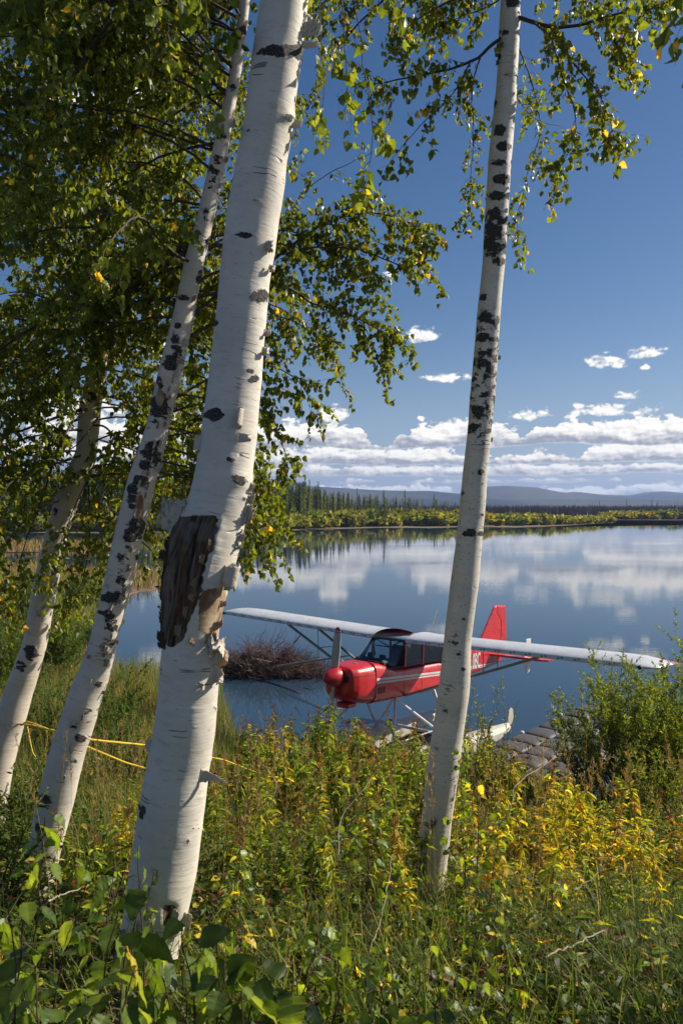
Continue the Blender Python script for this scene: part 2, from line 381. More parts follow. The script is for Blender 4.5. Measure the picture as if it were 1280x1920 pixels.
def grid_mesh(name, xs, ys, zf, mat, smooth=True, **props):
    X, Y = np.meshgrid(xs, ys); Z = zf(X, Y); mb = MB(); nx = len(xs); ny = len(ys)
    i = np.arange(ny-1)[:, None]*nx; j = np.arange(nx-1)[None]
    mb.add(np.stack([X, Y, Z], -1), np.stack([i+j, i+j+1, i+nx+j+1, i+nx+j], -1).reshape(-1, 4))
    return mb.build(name, mat, smooth=smooth, **props)
M_SOIL = simple('soil', (0.045, 0.034, 0.020), 0.95, 0.5, 1.2, 0.8, 25)
M_MARSH = simple('marsh_soil', (0.20, 0.135, 0.07), 0.95, 0.35, .12, 0.5, 3)
grid_mesh('ground', np.concatenate([np.linspace(-60, -12, 25), np.linspace(-11.5, 12, 110), np.linspace(12.6, 60, 25)]),
          np.linspace(-12, 60, 190), ground_z, M_SOIL, kind='structure')
m, q, out = mat_new('lake_water')
tc = q.new('ShaderNodeTexCoord').outputs['Object']
p = principled(q, (0.030, 0.058, 0.088), 0.0, IOR=1.333)
p.inputs['Specular IOR Level'].default_value = .5
h1 = q.noise(q.vscale(tc, (.7, 2.6, 1)), 1.1, 4, .6); h2 = q.noise(q.vscale(tc, (.06, .12, 1)), 1, 3, .5)
calm = q.ss(h2, .35, .65, .35, 1.0)
b = q.new('ShaderNodeBump'); b.inputs['Strength'].default_value = 1.0; b.inputs['Distance'].default_value = .0028
q.l.new(q.m('MULTIPLY', h1, calm), b.inputs['Height']); q.l.new(b.outputs[0], p.inputs['Normal'])
q.l.new(p.outputs[0], out.inputs[0]); M_WATER = m
mb = MB(); mb.add([[-900, -60, 0], [900, -60, 0], [900, 900, 0], [-900, 900, 0]], [[0, 1, 2, 3]]); mb.build('lake_water', M_WATER, kind='structure')
def shoreD(y): return CZ*F/(y-CY)
# near edge of the far land, photo pixels of its waterline from left to right
far_edge = [(-3000, 1010), (-900, 1003), (-300, 998), (0, 999), (160, 1000), (330, 1001), (480, 999), (560, 993.5), (700, 990), (800, 990), (860, 988), (960, 989.5), (1020, 987.5), (1080, 984.5), (1130, 981.5), (1149, 980.6),
            (1146, 979.0), (1110, 978.0), (1050, 976.8), (1035, 975.6), (1060, 974.9), (1140, 975.2), (1280, 975.5), (1500, 976), (2200, 978), (4200, 982)]
E0 = np.array([px(x, y, shoreD(y))[:2] for x, y in far_edge])
def dens(P, n):
    out = []
    for a, b_ in zip(P[:-1], P[1:]):
        k = max(1, int(np.linalg.norm(b_-a)/n)); out += [a+(b_-a)*i/k for i in range(k)]
    return np.array(out+[P[-1]])
E1 = dens(E0, 7.0); E1[:, 1] += .9*np.sin(E1[:, 0]*.21)+.5*np.sin(E1[:, 0]*.57)
# the channel behind the point makes the edge fold back, so triangulate the polygon with bmesh
import bmesh
bm = bmesh.new()
back = np.array([[5000, E1[-1][1]], [5000, 4300], [-5000, 4300], [-5000, E1[0][1]]])
vs = [bm.verts.new((p_[0], p_[1], .05)) for p_ in np.concatenate([E1, back])]
f_ = bm.faces.new(vs); bmesh.ops.triangulate(bm, faces=[f_])
e_front = [bm.edges.get((vs[i], vs[i+1])) for i in range(len(E1)-1)]
r_ = bmesh.ops.extrude_edge_only(bm, edges=[e for e in e_front if e])
for v in [g for g in r_['geom'] if isinstance(g, bmesh.types.BMVert)]: v.co.z = -.4
me = bpy.data.meshes.new('far_land'); bm.to_mesh(me); bm.free(); me.materials.append(M_MARSH)
o = bpy.data.objects.new('far_land', me); COL.objects.link(o); o['kind'] = 'structure'

# dark scrub plain behind and the hills
M_HILL = None
m, q, out = mat_new('hill'); tc = q.new('ShaderNodeTexCoord').outputs['Object']
nz = q.noise(q.vscale(tc, (.0022, .0013, .006)), 1, 7, .6)
c = q.mix(q.ss(nz, .38, .62), (0.012, 0.022, 0.024), (0.105, 0.095, 0.065))
p = principled(q, c, .95); p.inputs['Specular IOR Level'].default_value = .1; q.l.new(p.outputs[0], out.inputs[0]); M_HILL = m
M_PLAIN = simple('far_plain', (0.045, 0.032, 0.022), .95, .6, .004)
mb = MB(); mb.add([[-4900, 420, .30], [4900, 420, .30], [4900, 4200, .30], [-4900, 4200, .30]], [[0, 1, 2, 3]]); mb.build('far_plain', M_PLAIN, kind='structure')
def hill(name, pts, D, depth, seed):
    xs = np.linspace(pts[0][0], pts[-1][0], 260); tp = np.interp(xs, [p_[0] for p_ in pts], [p_[1] for p_ in pts])
    X = (xs-640)/F*D; H = (CY-tp)/F*D+CZ
    ts = np.linspace(0, 1, 26); mb = MB(); V = []
    for t_ in ts:
        y = D-depth+t_*depth*2
        prof = np.sin(np.clip(t_, 0, 1)*np.pi)**.9
        rid = 1+.30*noise2(X/520, np.full_like(X, y/520), 1.1, 4, seed)*(1-prof)*1.2
        hh = H*prof*(rid*(1-prof)+prof)
        V.append(np.stack([X*(y/D)**.5, np.full_like(X, y), np.maximum(hh, -2)], -1))
    V = np.array(V); n = len(xs); i = np.arange(len(ts)-1)[:, None]*n; j = np.arange(n-1)[None]
    mb.add(V, np.stack([i+j, i+j+1, i+n+j+1, i+n+j], -1).reshape(-1, 4)); return mb.build(name, M_HILL, smooth=True, kind='structure')
hill('hill', [(-3500, 940), (-900, 930), (-200, 926), (200, 915), (440, 908), (500, 909), (545, 904), (580, 912), (640, 915), (700, 919), (770, 921), (800, 920), (850, 925), (900, 930), (960, 938), (1050, 944)], 2700, 600, 2)
hill('hill', [(600, 944), (800, 934), (860, 925), (905, 913), (945, 911), (965, 912), (1000, 914), (1040, 922), (1090, 928), (1150, 932), (1180, 936), (1230, 939), (1330, 943)], 2900, 560, 3)
hill('hill', [(980, 944), (1050, 925), (1075, 922), (1130, 928), (1180, 929), (1210, 923), (1240, 921), (1262, 923), (1300, 931), (1380, 932), (1600, 928), (2200, 934), (4300, 944)], 3500, 560, 4)
hill('hill', [(-1200, 944), (200, 932), (700, 931), (900, 936), (1300, 937), (1600, 940), (2000, 943)], 2100, 280, 6)

# ---------------------------------------------------------------- plant templates
LT = np.array([[0, 0, 0], [0, .5, -.02], [0, 1, -.10], [-.34, .20, .07], [-.30, .55, .06], [.34, .20, .07], [.30, .55, .06]])
LF = np.array([[0, 1, 3], [3, 1, 4], [4, 1, 2], [1, 0, 5], [1, 5, 6], [1, 6, 2]])
def serrate_leaf(n=9, w=.40, curl=.12, fold=.1, lobed=1.0):
    ys = np.linspace(0, 1, n+1); wd = w*np.sin(np.pi*np.clip(ys, 0, 1)**.62)**.85*(1-.25*ys); wd[0] = .0; wd[-1] = 0
    V = []; 
    for k, (y, a) in enumerate(zip(ys, wd)):
        a2 = a*(1.10 if k % 2 else .90)**lobed
        z = -curl*y*y; V += [[0, y, z], [-a2, y-.03*(k % 2), z+fold*a/w*.6], [a2, y-.03*(k % 2), z+fold*a/w*.6]]
    Fq = []
    for k in range(n):
        b0, b1 = 3*k, 3*k+3; Fq += [[b0, b1, b1+1], [b0, b1+1, b0+1], [b0, b0+2, b1+2], [b0, b1+2, b1]]
    return np.array(V), np.array(Fq)
BLV, BLF = serrate_leaf(8, .40, .14, .12)
# slim leaf, three segments
NV = np.array([[0, 0, 0], [-.5, .35, .12], [0, .35, -.02], [.5, .35, .12], [-.38, .7, .05], [0, .7, -.1], [.38, .7, .05], [0, 1, -.28]])
S4V = np.array([[0, 0, 0], [-.5, .42, .12], [0, .45, -.03], [.5, .42, .12], [0, 1, -.24]])*np.array([.22, 1, .6]); S4F = np.array([[0, 2, 1], [0, 3, 2], [1, 2, 4], [2, 3, 4]])
L4V = np.array([[0, 0, 0], [-.36, .34, .09], [0, .45, -.03], [.36, .34, .09], [0, 1, -.12]]); L4F = S4F
NV_ = NV*np.array([.22, 1, .6]); NF = np.array([[0, 2, 1], [0, 3, 2], [1, 2, 5], [1, 5, 4], [2, 3, 6], [2, 6, 5], [4, 5, 7], [5, 6, 7]])

GREEN = np.array([.078, .115, .012]); GREEN2 = np.array([.175, .205, .020]); YEL = np.array([.62, .40, .04]); ORG = np.array([.55, .24, .035]); RUST = np.array([.23, .09, .035])
def leaf_cols(n, yel=.04, dark=0.0):
    t_ = rng.random((n, 1)); c = GREEN*(1-t_)+GREEN2*t_
    c = c*(rng.uniform(.7, 1.25, (n, 1)))*(1-dark)
    y = rng.random(n) < yel*.75; c[y] = (YEL*rng.uniform(.6, 1.05, (n, 1)))[y]
    return c

# ---------------------------------------------------------------- birches
class Tree:
    def __init__(s, label, group=None, base=(0, 0, 0), cat='birch tree'):
        s.root = empty('birch_tree', base, label=label, category=cat); s.root['group'] = 'white birches on the lake bank'
        s.base = np.array(base, float); s.LP = []; s.LD = []; s.LS = []; s.LC = []; s.tw = MB(); s.nb = 0; s.tstep = .03; s.coarse = False
    def trunk(s, tab, D, mat, scars=(), bumps=(), nseg=64, step=.01, extra_top=3.0, wiggle=.03, bmul=1.0, wound=None, peel=None, dark_rng=()):
        """tab: (y, left, right) in photo pixels; D(y) depth"""
        tab = sorted(tab, key=lambda a: -a[0]); ys = [a[0] for a in tab]
        C = np.array([px((a[1]+a[2])/2, a[0], D(a[0])) for a in tab]); Rr = np.array([(a[2]-a[1])/2/F*D(a[0]) for a in tab])
        # continue above the frame
        d = nrm(C[-1]-C[-3]); n_up = 6
        for k in range(1, n_up+1):
            C = np.concatenate([C, [C[-1]+d*extra_top/n_up]]); Rr = np.append(Rr, Rr[-1]*.86)
        sl_ = np.concatenate([[0], np.cumsum(np.linalg.norm(np.diff(C, axis=0), axis=1))]); L = sl_[-1]
        n = int(L/step); S = np.linspace(0, L, n)
        def sm(v):
            k = max(3, int(.10/step)); w = np.hanning(k+2)[1:-1]; w /= w.sum(); vp = np.pad(v, k, mode='reflect', reflect_type='odd'); return np.convolve(vp, w, 'same')[k:-k]
        P = np.stack([sm(np.interp(S, sl_, C[:, k])) for k in range(3)], 1); rr = sm(np.interp(S, sl_, Rr))
        P = P+np.stack([.006*noise2(S, S*0, .9, 3, 1.7+Rr[0]*10), .006*noise2(S, S*0+3, .9, 3, 2.9), S*0], 1); rr = rr*(1+.035*noise2(S, S*0+7, 1.3, 4, 5.1+Rr[0]*10)); s.P, s.rr, s.S = P, rr, S
        T, A, B = frame_along(P)     # A points at the camera, B = T x A
        # make B point right
        a = np.linspace(0, 2*np.pi, nseg+1)
        rad = np.ones((n, nseg+1))
        for k in range(1, 5):
            rad += wiggle*.5/k*np.sin(k*a[None]+3*np.sin(S[:, None]*(1.3+k)+k))*np.sin(S[:, None]*(2.1*k)+k*1.7)
        rad += wiggle*.18*noise2(np.cos(a)[None]*.6+S[:, None]*0, S[:, None]*2.2+np.sin(a)[None]*.6, 1.2, 3, 4.0)
        rad[:, -1] = rad[:, 0]
        right = np.sign(B[:, 0]).mean() or 1.0
        def ring(rad): return P[:, None]+(rr[:, None]*rad)[..., None]*(np.cos(a)[None, :, None]*A[:, None]+right*np.sin(a)[None, :, None]*B[:, None])
        Vv = ring(rad); X, Y = proj(Vv); front = np.cos(a)[None] > -.15
        CA = np.zeros((n, nseg+1, 3))
        for (x, y, rx, ry, st) in scars:
            g = np.exp(-(((X-x)/rx)**2+((Y-y)/ry)**2)**1.6)*front; CA[..., 0] = np.maximum(CA[..., 0], g*st); rad = rad+g*.03*min(st, 1)
        for (y0, y1, st) in dark_rng:
            g = np.clip((Y-y0)/40, 0, 1)*np.clip((y1-Y)/40, 0, 1)*st; CA[..., 0] = np.maximum(CA[..., 0], g)
        for (x, y, rx, ry, amt) in bumps:
            rad = rad+amt*np.exp(-((X-x)/rx)**2-((Y-y)/ry)**2)*front
        for _ in range(int(L*3)):     # knots on the sides the photo does not show
            a0 = rng.uniform(2.2, 4.2); s0 = rng.uniform(0, L); g = np.exp(-((a[None]-a0)/.35)**2-((S[:, None]-s0)/.03)**2); CA[..., 0] = np.maximum(CA[..., 0], g)
        if wound is not None: CA[..., 1], rad = wound(X, Y, front, a, S, rad)
        if peel is not None: CA[..., 2] = peel(X, Y, front, a, S)
        rad[:, -1] = rad[:, 0]; CA[:, -1] = CA[:, 0]
        Vv = ring(rad); m_ = nseg+1
        UV = np.stack([np.broadcast_to(a[None]*rr.mean(), (n, m_)), np.broadcast_to(S[:, None], (n, m_))], -1)
        # seam hidden at the back
        sh = nseg//2; order = np.concatenate([np.arange(sh, nseg), np.arange(0, sh+1)])
        Vv = Vv[:, order]; CA = CA[:, order]; aa = np.concatenate([a[sh:nseg]-2*np.pi, a[:sh+1]])
        UV = np.stack([np.broadcast_to(aa[None]*rr.mean()+10, (n, m_)), np.broadcast_to(S[:, None]+s.base[0]*3, (n, m_))], -1)
        i = np.arange(n-1)[:, None]*m_; j = np.arange(nseg)[None]
        mb = MB(); Fq = np.stack([i+j, i+j+1, i+m_+j+1, i+m_+j], -1).reshape(-1, 4)
        if right < 0: Fq = Fq[:, ::-1]
        mb.add(Vv.reshape(-1, 3)-s.base, Fq, CA.reshape(-1, 3), 0, UV.reshape(-1, 2))
        s.trunk_o = mb.build('trunk', mat, s.root, smooth=True); s.A, s.B, s.T, s.right = A, B*right, T, right
    def at_px(s, y):
        yy = proj(s.P)[1]; k = int(np.argmin(np.abs(yy-y))); return k
    def curl(s, y, ang, w, L, rc, turn=1, lift=.15, name='bark_curl', wob=.15, mat=None, tilt=0.0, taper=.3):
        """a sheet of bark attached on a line up the stem at angle ang (deg, 0 = to camera, + right), rolling away"""
        k = s.at_px(y); c = s.P[k]; r = s.rr[k]; A, B, T = s.A[k], s.B[k], s.T[k]; a0 = R(ang)
        nrml = A*math.cos(a0)+B*math.sin(a0); tan = (-A*math.sin(a0)+B*math.cos(a0))*turn
        nu, nv = 20, 10; V = []
        for i in range(nu+1):
            sarc = L*i/nu; th = lift+sarc/rc     # direction rotates from tangential to outwards and round
            # integrate
            if i == 0: pos = c+nrml*(r*1.005)
            else:
                dirv = tan*math.cos(min(th, 5.2))+nrml*math.sin(min(th, 5.2)); pos = pos+dirv*L/nu
            for j in range(nv+1):
                v = (j/nv-.5); ww = w*(1-taper*(i/nu)*(1+.4*math.sin(7*v+y)))*(1+.28*mnoise.noise(Vector((i*.9+y, ang, 3.3)))*(i > 1))
                jit = (mnoise.noise(Vector((i*.5+y, j*.6, ang)))*wob*w*.35)
                V.append(pos+T*(v*ww+jit*(.3+i/nu)+tilt*sarc)+nrml*jit*.5)
        V = np.array(V)-s.base; m_ = nv+1; Fq = [[i*m_+j, i*m_+j+1, (i+1)*m_+j+1, (i+1)*m_+j] for i in range(nu) for j in range(nv)]
        mb = MB(); mb.add(V, Fq); o = mb.build(name, mat or M_CURL, s.root, smooth=True)
        md = o.modifiers.new('thick', 'SOLIDIFY'); md.thickness = .0018; md.offset = 0
        return o
    def leaves(s, P, D_, size, yel=.04, dark=0.0):
        s.LP.append(P); s.LD.append(D_); s.LS.append(size); s.LC.append(leaf_cols(len(P), yel, dark))
    def twig(s, p0, d0, L, leaf=.042, droop=1.2, yel=.04, dens=1.0, sub=True, r=.0016, dark=0.0):
        st = s.tstep; n = max(3, int(L/st)); P = [np.array(p0, float)]; d = nrm(d0)
        for i in range(n):
            d = nrm(d+np.array([0, 0, -1.])*droop*st*1.6+rng.normal(size=3)*.10); P.append(P[-1]+d*st)
            if sub and i > 0 and rng.random() < .22*dens*st/.03: 
                s.twig(P[-1], nrm(d+rng.normal(size=3)*.8), rng.uniform(.08, .28)*min(1, L/.4), leaf, droop*1.5, yel, dens, False, r*.7, dark)
        P = np.array(P); tube(s.tw, P-s.base, np.linspace(r, r*.35, len(P)), 3, cap=False)
        k = rng.random(len(P)) < min(1., .95*dens); k[0] = False
        reps = 2 if st < .035 else 3; Q = np.repeat(P[k], reps, 0)
        if len(Q) == 0: return
        dirs = nrm(np.array([0, 0, -1.])*1.25+rng.normal(size=(len(Q), 3))*.62)
        Q = Q+nrm(rng.normal(size=Q.shape)+np.array([0, 0, -.6]))*.016
        s.leaves(Q, dirs, leaf*rng.uniform(.6, 1.2, len(Q)), yel, dark)
    def branch(s, pts, r0, r1=.004, twigs=14, tl=(.2, .6), leaf=.042, yel=.04, dens=1.0, up=.15, droop=1.2, start=.15, dark=0.0, side=None):
        pts = np.asarray(pts, float); sl_ = np.concatenate([[0], np.cumsum(np.linalg.norm(np.diff(pts, axis=0), axis=1))]); L = sl_[-1]
        n = max(6, int(L/.05)); S = np.linspace(0, L, n); P = np.stack([np.interp(S, sl_, pts[:, k]) for k in range(3)], 1)
        if len(pts) > 2:
            ker = np.hanning(9)[1:-1]; ker /= ker.sum(); P = np.stack([np.convolve(np.pad(P[:, k], 3, mode='reflect', reflect_type='odd'), ker, 'valid') for k in range(3)], 1)
        P = P+np.cumsum(rng.normal(size=P.shape)*.0035, 0); P[0] = pts[0]
        mb = MB(); tube(mb, P-s.base, np.linspace(r0, r1, len(P)), 7 if r0 > .008 else 5)
        mb.build('branch', M_BRANCH, s.root, smooth=True); s.nb += 1
        T = nrm(np.gradient(P, axis=0))
        for _ in range(int(L*twigs)):
            f = start+(1-start)*rng.random()**.8; k = min(len(P)-1, int(f*len(P)))
            o = nrm(np.cross(T[k], rng.normal(size=3))); d = nrm(T[k]*.8+o*.9+np.array([0, 0, up]))
            if side is not None: d = nrm(d+np.array(side)*.5)
            s.twig(P[k], d, rng.uniform(*tl)*(1.1-.4*f), leaf, droop, yel, dens, True, max(.0015, r1*.5), dark)
        s.twig(P[-1], T[-1], rng.uniform(*tl), leaf, droop, yel, dens, True, r1*.7, dark)
    def arc(s, k, az_, el, L, r0, curve=-.5, **kw):
        """branch from trunk sample k; az degrees (0 = right, 90 = away), starting elevation el, bending down"""
        p = s.P[k]; P = [p]; e = R(el); a_ = R(az_); n = 9
        for i in range(n):
            P.append(P[-1]+L/n*np.array([math.cos(a_)*math.cos(e), math.sin(a_)*math.cos(e), math.sin(e)])); e += curve/n*(.4+1.2*i/n); a_ += rng.normal()*.08
        s.branch(P, r0, **kw)
    def finish(s, near=300, big=False):
        s.tw.build('twig', M_TWIG, s.root, kind='stuff')
        P = np.concatenate(s.LP); D_ = np.concatenate(s.LD); S_ = np.concatenate(s.LS); C_ = np.concatenate(s.LC)
        x, y = proj(np.where(P[:, 1:2] > .3, P, [[0, .3, 1e4]])); vis = (P[:, 1] > .3) & (x > -5) & (x < 1285) & (y > -5) & (y < 1925)
        score = np.where(vis, S_/np.maximum(P[:, 1], .3), 0); idx = np.argsort(-score)[:near]; idx = idx[score[idx] > 0]
        ax = rand_axes(D_); rest = np.ones(len(P), bool); rest[idx] = False
        mb = MB(); batch(mb, *((L4V, L4F) if s.coarse else (LT, LF)), P[rest]-s.base, ax[rest], S_[rest], C_[rest]); mb.build('foliage', M_LEAF, s.root, kind='stuff')
        TV, TF = (BLV, BLF)
        for i in idx:
            nm = LEAFM[classify(C_[i])][rng.integers(4)]; o = bpy.data.objects.new('leaf', nm); COL.objects.link(o); o.parent = s.root
            from mathutils import Matrix
            M_ = Matrix.Identity(4); 
            for r_ in range(3):
                for c_ in range(3): M_[r_][c_] = float(ax[i][c_][r_]*S_[i])
            M_[0][3], M_[1][3], M_[2][3] = [float(v) for v in (P[i]-s.base)]
            o.matrix_local = M_
        s.count = len(P)
def classify(c):
    if c[0] > .3: return 3
    return 0 if c[1] < .115 else (1 if c[1] < .165 else 2)
LEAFM = []
for ci, c in enumerate([(.070, .105, .013), (.105, .145, .017), (.165, .20, .022), (.62, .42, .045)]):
    row = []
    for k in range(4):
        V_, F_ = serrate_leaf(8, .36+.03*k, .05+.10*k, .04+.07*(k % 3)); mb = MB()
        cc = np.array(c)*(.85+.1*k); vc = np.tile(cc, (len(V_), 1)); vc[::3] *= 1.3; vc[1::3] *= rng.uniform(.75, 1.05, (len(vc[1::3]), 1)); mb.add(V_, F_, vc)
        tube(mb, [[0, -.35, .05], [0, -.15, .02], [0, 0, 0]], [.012, .012, .014], 3, cc*1.2, cap=False)
        row.append(mb.mesh('leaf', M_LEAF))
    LEAFM.append(row)

# --- A: the big white birch in front
tabA = [(-200, 510, 592), (0, 488, 576), (100, 474, 565), (250, 455, 549), (400, 426, 523), (500, 413, 509), (600, 404, 499), (700, 394, 491), (780, 384, 484), (850, 374, 477), (900, 364, 472), (950, 353, 466), (1000, 330, 455),
        (1050, 320, 442), (1100, 312, 428), (1150, 307, 414), (1200, 304, 406), (1250, 298, 408), (1300, 294, 406), (1360, 287, 401), (1450, 274, 390), (1550, 259, 380), (1650, 243, 362), (1700, 236, 352), (1760, 226, 341), (1820, 214, 333), (1880, 200, 328), (1960, 190, 330)]
def woundA(X, Y, front, a, S, rad):
    t_ = np.clip((Y-960)/250, 0, 1)
    edge = np.interp(Y, [960, 1025, 1045, 1100, 1150, 1200, 1215], [408, 405, 388, 379, 364, 344, 330])+7*noise2(Y/60, Y*0+.3, 1.5, 4, 7.7)
    m_ = np.clip((edge-X)/7+.5, 0, 1)*np.clip((Y-966+.04*(X-350))/5, 0, 1)*np.clip((1213+5*np.sin(X*.2)-Y)/8, 0, 1)*(np.cos(a)[None] > -.6)*(X < 430)
    low = np.exp(-((X-322)/20)**4-((Y-1722)/34)**4)*0
    ridge = .07*np.sin(a[None]*13+2.2*np.sin(S[:, None]*7)+1.2*np.sin(S[:, None]*19))+.05*noise2(a[None]*1.3+S[:, None]*.2, S[:, None]*1.6+a[None]*0, 1.4, 4, 3.1)
    lip = np.exp(-((edge-X)/9)**2)*np.clip((Y-966)/8, 0, 1)*np.clip((1213-Y)/8, 0, 1)*(np.cos(a)[None] > -.6)
    rad = rad+m_*(ridge-.07)+.05*lip
    left = np.clip((338-X)/14, 0, 1)*m_; rad = rad+left*.10
    sm_ = np.exp(-((X-318)/13)**4-((Y-1715)/22)**4)*front      # small old scar near the foot
    rad = rad-.12*sm_+.08*np.exp(-((X-312)/26)**2-((Y-1720)/34)**2)*front
    return np.maximum(m_, sm_), rad
def peelA(X, Y, front, a, S):
    return np.exp(-((X-400)/30)**4-((Y-1148)/50)**4)*front+np.exp(-((X-386)/22)**4-((Y-1325)/5)**4)*front*.0
tA = Tree('big smooth white birch in front with a dark wound and curled bark', base=px(272, 1862, 3.2))
scA = [(522, 96, 42, 15, 1.1), (560, 95, 16, 26, 1.0), (463, 243, 14, 12, .95), (541, 222, 13, 9, .9), (478, 377, 11, 6, .85), (457, 441, 19, 11, .95), (487, 556, 20, 17, 1.1), (470, 695, 13, 8, .8), (476, 711, 15, 8, .95),
       (432, 862, 12, 9, .95), (447, 898, 20, 15, 1.0), (405, 607, 6, 10, 1.0), (401, 778, 19, 13, 1.6), (455, 935, 6, 8, .8), (376, 1495, 5, 4, .8), (352, 1577, 5, 6, .9), (268, 1520, 10, 26, .9), (330, 1238, 8, 4, .8), (402, 1328, 5, 6, .9), (398, 1424, 8, 3, .8), (384, 1283, 30, 3, .9), (345, 1330, 45, 2.5, .75), (376, 1553, 22, 2, .7), (304, 1262, 3, 14, .8)]
tA.trunk(tabA, lambda y: 3.2, M_BARK_A, scars=scA, nseg=72, step=.0085, extra_top=3.2, wiggle=.038,
         bumps=[(475, 930, 18, 34, .07), (538, 110, 40, 30, .04), (300, 1500, 60, 40, .02), (540, 222, 12, 10, .10), (330, 1700, 60, 60, .05), (447, 900, 30, 20, .05)], wound=woundA, peel=peelA)
tA.curl(1066, 62, .115, .16, .028, 1, .1, tilt=.05); tA.curl(1218, 52, .11, .17, .045, 1, .4, tilt=.35, wob=.9, taper=.6); tA.curl(1255, 62, .075, .10, .03, 1, .5, tilt=-.15, wob=.7, taper=.7)
tA.curl(1240, 70, .05, .10, .035, 1, .6, tilt=.5, wob=.5, mat=M_CURLD)
tA.curl(1437, 52, .055, .12, .09, 1, .35, tilt=-.05, taper=.8, mat=M_CURL); tA.curl(788, 22, .085, .07, .028, 1, .5); tA.curl(822, 28, .04, .12, .05, 1, .3, taper=.6)
tA.curl(468, 55, .05, .09, .014, 1, .4, wob=.8, taper=.6); tA.curl(500, 70, .03, .06, .013, 1, .4, wob=.9, taper=.7); tA.curl(50, 68, .11, .08, .06, 1, .35, taper=.6, wob=.8); tA.curl(84, 70, .03, .08, .05, 1, .6); tA.curl(655, 74, .035, .05, .015, 1, .4, wob=1, taper=.7); tA.curl(622, 76, .03, .04, .015, 1, .4, wob=1, taper=.7)
tA.curl(990, -62, .15, .09, .06, -1, .35, mat=M_CURL, taper=.35, wob=1.0); tA.curl(950, 68, .09, .035, .02, 1, .4, wob=1.4, taper=.8); tA.curl(925, 72, .05, .03, .02, 1, .5, wob=1.6, taper=.8); tA.curl(905, 70, .05, .03, .02, 1, .5, wob=1.4, taper=.8); tA.curl(985, 66, .06, .03, .02, 1, .4, wob=1.4, taper=.8); tA.curl(1010, 64, .04, .025, .02, 1, .4, wob=1.4, taper=.8)
tA.curl(838, -64, .07, .03, .06, -1, .5); tA.curl(232, 76, .04, .04, .03, 1, .7); tA.curl(1270, 30, .02, .06, .03, 1, .6); tA.curl(1690, 38, .06, .06, .03, 1, .5); tA.curl(1700, 60, .07, .05, .04, 1, .5, wob=.5); tA.curl(1400, -70, .05, .03, .05, -1, .4)
M_OLD = simple('old_bark', (0.11, 0.065, 0.04), .9, .5, 40, .9, 90)
for y_, a_, w_, L_, tl_ in [(1000, -66, .05, .04, .2), (1030, -70, .07, .03, -.3), (1058, -60, .05, .05, .3), (1090, -72, .08, .02, 0), (1125, -74, .06, .025, .2), (1160, -76, .07, .02, -.2), (1195, -60, .05, .03, .3), (1205, -48, .04, .03, -.2), (980, -20, .03, .02, 0), (1015, 18, .05, .02, .1), (1045, 12, .04, .025, .1), (1085, 6, .05, .02, 0), (1112, 8, .03, .03, .2), (1140, 0, .05, .02, .2), (1175, -10, .05, .025, .2), (1170, 55, .04, .04, .5), (1190, 40, .05, .05, .2), (1120, 62, .03, .03, .2), (1192, 20, .04, .03, .1)]:
    tA.curl(y_, a_, w_, L_, .05, -1 if a_ < 30 else 1, .35, wob=1.2, taper=.6, tilt=tl_, mat=M_OLD if a_ < -10 else M_CURLD)
# hanging twigs beside the big birch, close to the camera, and the boughs above the frame they hang from
kA = lambda z: int(np.argmin(np.abs(tA.P[:, 2]-z)))
def hang(tr, xy0, pts, D0, **kw): tr.branch([px(x, y, D0+dd) for x, y, dd in pts], **kw)
for pts, D0 in [([(590, -420, 0), (640, -300, 0), (650, -120, 0), (655, 0, 0), (668, 60, 0), (690, 140, 0), (700, 230, 0), (698, 300, 0)], 3.0), ([(600, -300, 0), (615, -100, 0), (600, 0, .1), (596, 60, .1), (603, 140, .1), (598, 215, .1)], 3.15),
                ([(560, -350, 0), (640, -200, -.1), (640, -30, -.1), (645, 70, -.1), (640, 170, -.1), (646, 215, -.1)], 3.1), ([(500, -420, .3), (420, -260, .2), (400, -80, .2), (392, 30, .2), (400, 110, .2)], 3.0), ([(480, -300, .3), (470, -150, .0), (440, -60, .0), (428, 60, .0), (420, 190, 0)], 3.1), ([(490, -350, 0), (380, -250, 0), (330, -90, 0), (322, 10, 0), (330, 60, 0)], 2.9),
                ([(590, -320, 0), (700, -260, .1), (735, -120, .1), (742, -30, .1), (750, 10, .1)], 2.9), ([(590, -260, 0), (560, -120, .4), (585, -20, .4), (592, 60, .4)], 3.1)]:
    tA.branch([px(x, y, D0+dd) for x, y, dd in pts], .004, .0012, twigs=7, tl=(.05, .14), leaf=.046, yel=.05, dens=.75, start=.42, droop=3.0)
for k in range(16):
    z = rng.uniform(7.6, 10.4); tA.arc(kA(z), rng.uniform(0, 360), rng.uniform(10, 45), rng.uniform(1.0, 2.0), .02, -.9, twigs=9, tl=(.25, .6), dens=.8)
tA.finish(300)

